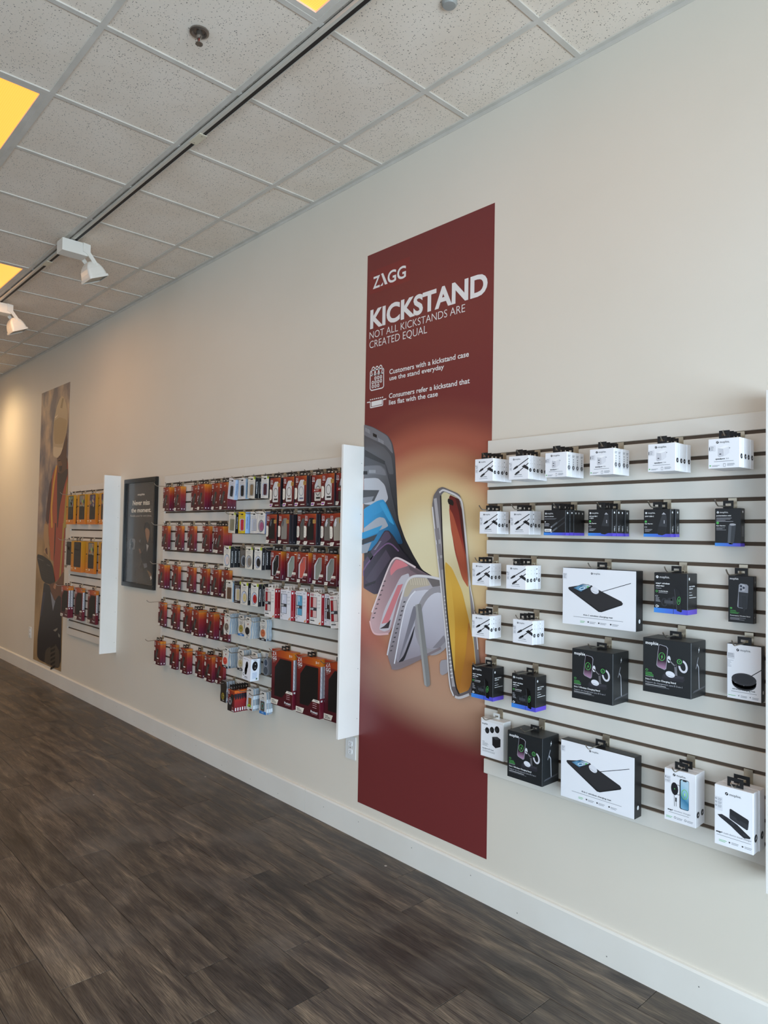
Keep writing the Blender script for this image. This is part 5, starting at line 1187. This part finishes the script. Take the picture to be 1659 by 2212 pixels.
def line_part(nm, st, bl, br, tl, bd):
    b = MB().front(-.0016); fit_text(b, st, q(*bl), q(*br), q(*tl), PRW, bd); o_ = ob(nm, b, e); o_.location = -Vector(e.location)
o_ = ob('logo', t_, e); o_.location = -Vector(e.location)
line_part('headline', 'KICKSTAND', (178, 1283), (1300, 935), (178, 1108), .035)
line_part('tagline', 'NOT ALL KICKSTANDS ARE', (172, 1385), (1085, 1115), (172, 1315), -.008)
line_part('tagline', 'CREATED EQUAL', (172, 1475), (722, 1322), (172, 1402), -.008)
line_part('caption', 'Customers with a kickstand case', (362, 1720), (1122, 1540), (362, 1672), .015)
line_part('caption', 'use the stand everyday', (362, 1780), (884, 1650), (362, 1736), .015)
line_part('caption', 'Consumers refer a kickstand that', (358, 1950), (1130, 1798), (358, 1903), .015)
line_part('caption', 'lies flat with the case', (358, 2012), (825, 1922), (358, 1966), .015)
t_ = Art(-.0016, B2, k, False); th = .006
t_.S([(180, 1700), (178, 1860), (190, 1875), (295, 1850), (307, 1835), (307, 1670), (295, 1660), (190, 1685), (180, 1700)], th, PRW, 2); t_.S([(180, 1735), (307, 1705)], th, PRW, 2)
for x, y in ((208, 1690), (243, 1683), (278, 1674)): c_ = t_.cv([(x, y)])[0]; t_.ring(c_[0], c_[1], .016, .026, .006, PRW, 2, 14)
for r_ in range(3):
    for c in range(4):
        if (r_ == 0 and c == 0) or (r_ == 2 and c == 3): continue
        x, y = 203+26*c, 1795+38*(r_-1)-6*c+5; t_.S([(x-7, y-10), (x+7, y-13), (x+7, y+10), (x-7, y+13), (x-7, y-10)], .005, PRW, 2)
t_.S([(148, 1990), (180, 1985), (180, 2040), (297, 2015), (300, 1962), (332, 1955)], th, PRW, 2); t_.P([(190, 1983), (292, 1960), (290, 2005), (190, 2028)], PRW, 2)
for i in range(7): t_.S([(176+19*i, 1965-4*i), (188+19*i, 1962-4*i)], .006, PRW, 2)
o_ = ob('icons', t_, e); o_.location = -Vector(e.location)
def banner_part(nm, fn):
    t_ = Art(-.0017, (740, 880), 340/1106); t_.xmin = 153; fn(t_); o_ = ob(nm, t_, e); o_.location = -Vector(e.location)
m = lambda h: mat(h, .4)
X_ = 90
_gm = [0]
def G(t, stops, p, q_):
    (a, b), (c, d) = t.cv([p, q_]); dx, dz = c-a, d-b; L = dx*dx+dz*dz; _gm[0] += 1
    return gradmat('print_blend_%d' % _gm[0], stops, dx/L, dz/L, -(a*dx+b*dz)/L, .4)
def cases(t):
    t.P([(X_, 118), (205, 132), (320, 197), (352, 250), (370, 340), (378, 500), (392, 780), (440, 920), (500, 1040), (560, 1140), (640, 1190), (560, 1200), (430, 1120), (X_, 1100)], G(t, [(0, '#5a5a5e'), (.55, '#39393d'), (1, '#232227')], (150, 300), (480, 900)), 1)
    t.P([(X_, 122), (205, 136), (316, 200), (345, 255), (358, 330), (300, 262), (X_, 186)], m('#77777c'), 2)
    t.P([(X_, 205), (290, 275), (345, 345), (362, 470), (330, 470), (300, 380), (X_, 290)], m('#5d5d61'), 2)
    t.P([(160, 298), (300, 378), (300, 402), (160, 345)], m('#37373a'), 3); t.P([(160, 350), (300, 405), (320, 480), (160, 440)], m('#55555a'), 2)
    t.P([(215, 180), (243, 193), (243, 215), (217, 203)], m('#1f1f22'), 4)
    for i in range(5): t.S([(165+7*i, 143+4*i), (165+7*i, 170+4*i)], .004, m('#a6a6ab'), 4); t.S([(256+8*i, 215+5*i), (256+8*i, 240+5*i)], .004, m('#a6a6ab'), 4)
    t.P([(X_, 412), (268, 405), (308, 440), (330, 520), (360, 660), (392, 800), (420, 910), (330, 880), (X_, 760)], G(t, [(0, '#747478'), (.5, '#4b4b4f'), (1, '#2f2f34')], (200, 420), (400, 860)), 5); t.P([(X_, 416), (266, 410), (300, 442), (310, 480), (250, 470), (X_, 470)], m('#7b7b80'), 6)
    for i in range(6): t.S([(192+8*i, 440), (192+8*i, 462)], .004, m('#c0c0c5'), 7)
    t.P([(X_, 448), (178, 448), (178, 472), (X_, 474)], m('#1f1f22'), 7)
    t.P([(X_, 500), (250, 495), (300, 545), (325, 640), (290, 690), (X_, 680)], m('#bdbdc2'), 6); t.P([(X_, 580), (262, 582), (225, 660), (X_, 665)], m('#4a4a4d'), 7); t.P([(X_, 640), (225, 625), (205, 665), (X_, 690)], m('#8b8b90'), 8)
    t.P([(X_, 722), (262, 652), (290, 648), (310, 675), (345, 750), (400, 870), (432, 960), (330, 960), (X_, 1030)], G(t, [(0, '#2f98cc'), (.5, '#1f77a6'), (1, '#143f5e')], (220, 690), (420, 950)), 9); t.P([(X_, 724), (262, 655), (290, 650), (318, 700), (260, 745), (X_, 800)], m('#2f93c6'), 10)
    t.P([(262, 675), (290, 660), (335, 740), (370, 830), (330, 800)], m('#3a9fd0'), 11); t.P([(X_, 860), (262, 770), (300, 778), (330, 840), (X_, 920)], m('#a9adb5'), 10); t.P([(X_, 900), (285, 828), (255, 880), (X_, 945)], m('#2e94c4'), 11); t.P([(X_, 950), (250, 890), (225, 935), (X_, 985)], m('#33343a'), 11); t.P([(X_, 985), (210, 945), (180, 1020), (X_, 1035)], m('#9a9da4'), 12)
    t.P([(90, 1095), (240, 965), (300, 865), (330, 865), (360, 900), (420, 1000), (480, 1070), (545, 1135), (420, 1140), (330, 1230), (245, 1320), (90, 1262)], G(t, [(0, '#463a4b'), (.5, '#332b38'), (1, '#1f1b24')], (160, 1150), (480, 1080)), 13)
    t.P([(90, 1105), (240, 975), (305, 870), (328, 872), (350, 915), (280, 975), (90, 1180)], m('#54455a'), 14); t.C([(90, 1185), (280, 980), (335, 945), (400, 1010)], .008, m('#7a5a80'), 15)
    t.P([(165, 1210), (310, 1000), (345, 1060), (215, 1250)], m('#4f4454'), 14); t.P([(160, 1245), (240, 1215), (235, 1235), (165, 1262)], m('#2a242d'), 15); t.S([(192, 1060), (212, 1030)], .035, m('#2a2a2e'), 15)
    for i in range(7): t.S([(228+6*i, 1000-9*i), (242+6*i, 995-9*i)], .004, m('#9a939f'), 15)
def clears(t):
    t.P([(198, 1500), (212, 1440), (330, 1120), (365, 1062), (400, 1055), (520, 1125), (600, 1170), (690, 1215), (640, 1300), (420, 1420), (370, 1520), (330, 1590), (235, 1598), (210, 1560)], G(t, [(0, '#c9a3a4'), (.45, '#a98b90'), (1, '#6f5f66')], (230, 1500), (620, 1190)), 16)
    t.P([(340, 1140), (380, 1068), (425, 1078), (472, 1112), (385, 1140), (345, 1185)], m('#e0868c'), 17); t.P([(470, 1110), (600, 1180), (560, 1190), (480, 1140)], m('#6c5d62'), 17)
    t.P([(262, 1560), (300, 1420), (415, 1185), (470, 1165), (480, 1200), (400, 1330), (340, 1560), (300, 1575)], m('#cdc7cd'), 17); t.P([(280, 1520), (395, 1250), (432, 1240), (330, 1510)], m('#d98388'), 18); t.P([(268, 1555), (300, 1535), (345, 1490), (330, 1550)], m('#3c3338'), 18)
    for i in range(9): t.S([(216+10*i, 1480-32*i), (230+10*i, 1475-32*i)], .006, m('#5d4f53'), 18)
    t.C([(212, 1440), (330, 1120), (365, 1062), (400, 1055), (520, 1125)], .010, m('#ead7d6'), 18); t.C([(198, 1500), (210, 1560), (235, 1598), (330, 1590)], .010, m('#e3b7b6'), 18)
    t.P([(322, 1740), (345, 1620), (418, 1350), (455, 1225), (500, 1182), (600, 1185), (690, 1205), (735, 1240), (735, 1640), (700, 1690), (600, 1740), (400, 1838), (352, 1832)], G(t, [(0, '#c3bdc2'), (.5, '#9d969c'), (1, '#8a7d80')], (450, 1250), (520, 1800)), 19)
    t.P([(435, 1330), (452, 1240), (495, 1195), (600, 1198), (625, 1250), (560, 1262), (500, 1275), (465, 1330)], m('#c7baa4'), 20); t.P([(600, 1198), (690, 1210), (720, 1250), (640, 1262)], m('#77706f'), 20)
    for i in range(8): t.S([(480+16*i, 1200), (490+16*i, 1248)], .004, m('#ded2bd'), 21)
    t.P([(372, 1800), (440, 1420), (480, 1330), (520, 1290), (600, 1280), (735, 1300), (735, 1640), (690, 1680), (560, 1740)], G(t, [(0, '#dad8e0'), (.5, '#c3c0ca'), (1, '#9f97a0')], (560, 1290), (560, 1760)), 20)
    c_ = t.cv([(655, 1500)])[0]; t.ring(c_[0], c_[1], .13, .175, .03, m('#a5a0a4'), 21, 30, -.35)
    t.P([(398, 1792), (425, 1730), (520, 1490), (532, 1400), (505, 1395), (440, 1640)], m('#85828b'), 22); t.P([(398, 1792), (440, 1740), (520, 1520), (500, 1620), (440, 1780)], m('#2e2d33'), 22)
    t.P([(640, 1690), (720, 1600), (735, 1640), (690, 1688)], m('#8e898f'), 22)
    for i in range(12): t.S([(342+8.5*i, 1710-31*i), (356+8.5*i, 1706-31*i)], .006, m('#4f4b50'), 22)
    t.C([(418, 1350), (455, 1225), (500, 1182), (600, 1185), (690, 1205)], .012, m('#e6e2e2'), 22); t.C([(322, 1740), (345, 1620), (418, 1350)], .010, m('#dedade'), 22); t.C([(352, 1832), (400, 1838), (600, 1740), (700, 1690)], .012, m('#8d7f82'), 22); t.C([(372, 1800), (440, 1420), (480, 1330), (520, 1290)], .008, m('#efedf2'), 22)
    t.P([(520, 1388), (552, 1378), (562, 1385), (628, 1945), (602, 1965), (584, 1948)], m('#8b8a88'), 24); t.P([(520, 1388), (535, 1383), (600, 1960), (584, 1948)], m('#a9a8a6'), 25)
def phone(t):
    t.P([(690, 1800), (700, 1776), (742, 1770), (748, 1862), (708, 1882), (692, 1868)], m('#aaa5aa'), 19)
    t.P([(638, 690), (648, 620), (680, 572), (712, 558), (830, 610), (855, 680), (880, 960), (905, 1240), (935, 1400), (972, 1790), (1000, 1985), (880, 2030), (822, 2052), (785, 2020), (757, 1955), (735, 1600), (690, 1180)], G(t, [(0, '#6f6a6c'), (.5, '#9a9495'), (1, '#6a6061')], (660, 600), (820, 2040)), 26)
    t.P([(700, 620), (725, 592), (825, 640), (845, 700), (898, 1270), (938, 1700), (948, 1800), (900, 1985), (830, 2012), (800, 1950), (748, 1500), (715, 1050)], G(t, [(0, '#d9cda0'), (.35, '#f2e9c6'), (1, '#e3cf98')], (720, 620), (760, 1300)), 28)
    t.P([(757, 612), (828, 645), (848, 720), (898, 1275), (850, 1200), (800, 1020), (765, 800)], G(t, [(0, '#6b2622'), (.5, '#98382e'), (1, '#c4694a')], (800, 640), (860, 1240)), 29); t.P([(800, 632), (828, 645), (848, 720), (880, 1060), (850, 900), (830, 740)], m('#4e1f1e'), 30); t.P([(757, 700), (790, 760), (860, 1000), (880, 1180), (820, 1060), (775, 880)], m('#b65a40'), 30)
    t.P([(727, 1078), (780, 1130), (850, 1290), (895, 1480), (930, 1650), (945, 1810), (900, 1985), (830, 2010), (800, 1950), (750, 1480)], G(t, [(0, '#e6b850'), (.5, '#d39a35'), (1, '#bb7a30')], (760, 1150), (860, 2000)), 29); t.P([(895, 1490), (930, 1650), (945, 1810), (900, 1985), (825, 2010), (875, 1740)], m('#c1813a'), 30); t.P([(727, 1078), (770, 1200), (800, 1480), (800, 1900), (750, 1480)], m('#e4b54e'), 30)
    t.P([(752, 640), (784, 652), (792, 672), (788, 692), (756, 680), (749, 660)], m('#1e1a18'), 31)
    t.C([(660, 640), (720, 1180), (765, 1700), (790, 1960)], .02, m('#b5b0b1'), 27); t.C([(640, 700), (692, 1180), (738, 1620), (760, 1955), (790, 2025)], .008, m('#e3dfdf'), 27); t.C([(690, 600), (706, 585), (722, 580), (835, 630), (856, 700), (905, 1250)], .010, m('#d9d5d4'), 27)
    t.C([(700, 620), (715, 1050), (748, 1500), (800, 1950), (830, 2014)], .009, m('#2f2a2a'), 31); t.C([(905, 1250), (935, 1400), (962, 1700)], .006, m('#d9d5d4'), 31)
    for y in (850, 960, 1060): t.S([(672+.12*(y-850), y), (682+.12*(y-850), y+80)], .028, m('#8f898b'), 30)
    for i in range(22): t.S([(722+2.3*i, 1330+27*i), (738+2.3*i, 1326+27*i)], .006, m('#e8e4e4'), 30)
    t.C([(800, 2030), (830, 2042), (900, 2015)], .012, m('#d0cbcb'), 30)
for nm, fn in (('phone_case_fan_print', cases), ('clear_case_print', clears), ('phone_print', phone)): banner_part(nm, fn)

# ---- far banner: worker in a hard hat
fx0, fx1, fz0, fz1 = -8.53, -7.61, .165, 3.18
n = NT('cloudy_sky_print'); tc = n.n('ShaderNodeTexCoord'); mp = n.n('ShaderNodeMapping'); mp.inputs['Scale'].default_value = (1.6, 1, 1.0); n.l(tc.outputs['Object'], mp.inputs[0])
nz = n.n('ShaderNodeTexNoise'); nz.inputs['Scale'].default_value = 2.6; nz.inputs['Detail'].default_value = 6; n.l(mp.outputs[0], nz.inputs['Vector'])
cl = n.ramp([(.40, '#6f6a70'), (.52, '#a08d80'), (.68, '#d3b592')], nz.outputs['Fac'])
sp = n.n('ShaderNodeSeparateXYZ'); n.l(tc.outputs['Object'], sp.inputs[0])
hz = n.n('ShaderNodeMapRange'); hz.inputs['From Min'].default_value = 1.48; hz.inputs['From Max'].default_value = 1.62; n.l(sp.outputs['Z'], hz.inputs[0])
gd = n.ramp([(.35, '#8f734e'), (.65, '#b3946b')], nz.outputs['Fac'])
n.l(mixc(hz.outputs[0], gd.outputs[0], cl.outputs[0]), n.b.inputs['Base Color']); n.b.inputs['Roughness'].default_value = .45
e = empty('wall_banner', ((fx0+fx1)/2, 0, fz0), 'tall banner with a photo of a worker in hard hat and orange vest', 'banner')
def put(nm, b): o_ = ob(nm, b, e); o_.location = -Vector(e.location); return o_
put('sheet', MB().box(fx0, fx1, -.0015, -.0002, fz0, fz1, n.m))
t = Art(-.0017, (60, 820), 110/760)
t.P([(310, 2212), (345, 1800), (365, 1450), (400, 1330), (445, 1270), (600, 1190), (605, 1450), (578, 2212)], m('#a84a2a'), 1)
t.P([(445, 1270), (460, 1400), (600, 1320), (600, 1420), (545, 1600), (480, 1900), (450, 2212), (440, 2212), (440, 1600)], m('#3a2a25'), 2)
t.P([(420, 1290), (446, 1272), (402, 1560), (368, 1900), (378, 2212), (350, 2212), (345, 1900), (376, 1560)], m('#d6a035'), 3); t.P([(584, 1560), (602, 1480), (576, 2212), (530, 2212)], m('#ab9338'), 3)
t.P([(365, 1450), (330, 1560), (290, 1850), (268, 2100), (312, 2170), (345, 1800)], m('#4a2926'), 3); t.P([(268, 2100), (312, 2170), (308, 2212), (262, 2212)], m('#93683f'), 3)
t2 = Art(-.00185, (50, 1130), 110/737)
t2.P([(372, 0), (462, 0), (455, 200), (440, 560), (400, 520), (390, 350), (370, 150)], m('#b5592f'), 1); t2.P([(462, 0), (619, 0), (592, 690), (530, 800), (460, 860), (440, 600), (455, 300)], m('#a3432a'), 1); t2.P([(580, 0), (605, 0), (545, 800), (525, 800)], m('#ab9338'), 2); t2.P([(462, 0), (480, 0), (462, 420), (445, 560)], m('#4d2019'), 2)
tv = put('vest', t); o_ = put('vest_front', t2)
t = Art(-.0017, (60, 820), 110/760)
t.P([(440, 1165), (500, 1110), (560, 920), (590, 780), (592, 900), (576, 1150), (598, 1190), (590, 1330), (500, 1410), (465, 1380), (445, 1260)], m('#5b3d2c'), 4); t.P([(445, 1190), (490, 1180), (500, 1215), (520, 1270), (500, 1370), (470, 1360), (450, 1270)], m('#7a5438'), 5); t.P([(452, 1205), (490, 1195), (495, 1215), (458, 1222)], m('#2b1c14'), 6); t.P([(470, 1290), (520, 1285), (505, 1370), (478, 1370)], m('#33221a'), 6)
t2 = Art(-.00185, (50, 1130), 110/737)
t2.P([(310, 0), (372, 30), (372, 300), (392, 350), (380, 520), (350, 470), (330, 440), (300, 430), (320, 330), (296, 200)], m('#b08a5e'), 3); t2.P([(320, 380), (350, 350), (360, 460), (335, 440)], m('#5a3426'), 4)
t2.P([(370, 800), (395, 768), (475, 880), (592, 690), (590, 830), (562, 1082), (520, 1040), (460, 1135), (408, 990), (385, 900)], m('#6a4129'), 6); t2.P([(460, 870), (490, 880), (470, 960), (440, 930)], m('#b07a58'), 7)
put('face_print', t); put('hands_print', t2)
t = Art(-.0017, (60, 820), 110/760)
t.P([(380, 1130), (382, 950), (386, 800), (395, 620), (410, 540), (440, 400), (480, 290), (515, 240), (550, 270), (580, 360), (600, 470), (605, 640), (590, 760), (555, 900), (530, 1020), (490, 1120), (450, 1170), (400, 1160)], m('#c3ab87'), 6)
t.P([(388, 1000), (470, 1015), (532, 1015), (490, 1125), (445, 1170), (386, 1135)], m('#d8c2a0'), 7); t.P([(490, 420), (520, 280), (545, 280), (520, 430)], m('#9a8262'), 7); t.P([(410, 560), (460, 520), (440, 555), (412, 580)], m('#efdcbb'), 8); t.P([(395, 620), (480, 560), (590, 600), (585, 760), (530, 960), (400, 960)], m('#b4986e'), 7)
put('hard_hat_print', t)
t2 = Art(-.00185, (50, 1130), 110/737)
t2.P([(305, 860), (390, 900), (460, 1135), (520, 1040), (565, 1080), (548, 2125), (205, 1965), (212, 1650), (250, 1350), (290, 1000)], m('#1a1a22'), 5); t2.P([(400, 990), (470, 1130), (436, 1272)], m('#868b98'), 6); t2.P([(330, 1830), (470, 1740), (532, 1860), (536, 2100), (312, 2025)], m('#4a4238'), 7)
for i in range(6): t2.P([(402+4*i*0, 1780+62*i), (470, 1740+62*i), (468, 1775+62*i), (400, 1815+62*i)], m('#14130f'), 8)
t2.P([(440, 1550), (505, 1515), (500, 1545), (470, 1570)], m('#8b8578'), 8); t2.P([(512, 1590), (540, 1620), (535, 1660), (515, 1640)], m('#8b8578'), 8); t2.P([(290, 1000), (330, 1000), (270, 1350), (255, 1350)], m('#2c2f48'), 6)
put('trousers_print', t2)
t2 = Art(-.00185, (50, 1130), 110/737)
t2.P([(216, 448), (290, 470), (400, 550), (430, 620), (470, 850), (395, 885), (330, 870), (270, 812), (205, 500)], m('#1b1815'), 9); t2.P([(216, 500), (300, 540), (298, 552), (216, 512)], m('#5a5550'), 10); t2.P([(350, 590), (398, 615), (396, 628), (350, 604)], m('#5a5550'), 10)
for i in range(4): t2.S([(250+8*i, 640+40*i), (420+6*i, 720+34*i)], .006, m('#2d2925'), 10)
put('tablet_print', t2)

# ---- framed poster
px0, px1, pz0, pz1 = -6.095, -5.457, 1.155, 2.082
FRM = mat('#151515', .3, name='black_frame')
e = empty('framed_poster', ((px0+px1)/2, 0, pz0), 'black framed dark poster reading Never miss the moment', 'poster')
fw = .036; fr = MB()
for (xa, xb, za, zb_) in ((px0, px1, pz0, pz0+fw), (px0, px1, pz1-fw, pz1), (px0, px0+fw, pz0+fw, pz1-fw), (px1-fw, px1, pz0+fw, pz1-fw)):
    fr.box(xa, xb, -.022, -.001, za, zb_, FRM)
    c_ = .008; fr.box(xa+c_, xb-c_, -.026, -.022, za+c_ if zb_-za < .05 else za, zb_-c_ if zb_-za < .05 else zb_, FRM)
put('frame', fr)
put('print', MB().box(px0+fw, px1-fw, -.006, -.001, pz0+fw, pz1-fw, noisy('dark_photo_print', '#322e2b', '#47413b', 3.0, .25, detail=5)))
t = Art(-.0062, (255, 1015), 100/819)
def ft(st, bl, br, tl, mt, bd): fit_text(t, st, *[(255+x*100/819, 1015+y*100/819) for x, y in (bl, br, tl)], mt, bd, 3, 3)
PT = mat('#f3e8d8', .4)
ft('mophie', (362, 455), (485, 448), (362, 418), PT, 0.01); ft('Never miss', (275, 627), (573, 613), (275, 540), PT, .02); ft('the moment.', (247, 754), (598, 745), (247, 675), PT, .02); ft('Portable power for every phone.', (232, 832), (607, 828), (232, 795), mat('#cbbfb0', .4), 0)
t.S([(195, 235), (215, 222), (660, 178), (688, 200)], .004, mat('#8d8174', .4), 2); t.S([(150, 1985), (165, 2000), (600, 2035), (625, 2010)], .004, mat('#8d8174', .4), 2); t.S([(215, 1440), (165, 1780), (168, 1830)], .004, mat('#6d655c', .4), 2)
t.P([(600, 1860), (578, 1912), (592, 1915), (586, 1955), (622, 1905), (604, 1902)], PT, 2)
put('poster_lettering', t)
t = Art(-.0062, (255, 1015), 100/819)
t.P([(470, 1000), (500, 930), (540, 925), (570, 960), (590, 1100), (582, 1230), (640, 1330), (650, 1700), (600, 1900), (520, 1740), (440, 1650), (420, 1500), (500, 1330), (520, 1240), (480, 1130)], mat('#231f1e', .3), 1)
t.P([(490, 1060), (520, 1020), (565, 1060), (575, 1120), (560, 1210), (540, 1300), (520, 1240), (505, 1180)], mat('#9a7254', .3), 2); t.P([(515, 1310), (555, 1340), (522, 1450)], mat('#b0aaa2', .3), 2); t.P([(378, 1400), (400, 1390), (425, 1460), (400, 1490)], mat('#7a5a48', .3), 2); t.P([(460, 1660), (520, 1650), (530, 1720), (480, 1740)], mat('#6d7076', .3), 2); t.P([(525, 1780), (560, 1790), (610, 1850), (580, 1900)], mat('#7a5a3a', .3), 2)
put('person_print', t)
t = Art(-.0062, (255, 1015), 100/819)
t.P([(215, 1260), (230, 1220), (300, 1215), (322, 1250), (302, 1415), (215, 1405)], mat('#72706f', .3), 1)
for x, y in ((248, 1268), (268, 1325), (246, 1375)): c_ = t.cv([(x, y)])[0]; t.ell(c_[0], c_[1], .022, .026, mat('#2c2b2c', .2), 2, 14)
t.P([(380, 1240), (420, 1230), (410, 1290), (385, 1280)], mat('#5a5552', .3), 1)
put('phone_print', t)
put('glazing_sheet', MB().box(px0+fw, px1-fw, -.0095, -.009, pz0+fw, pz1-fw, GLASS))
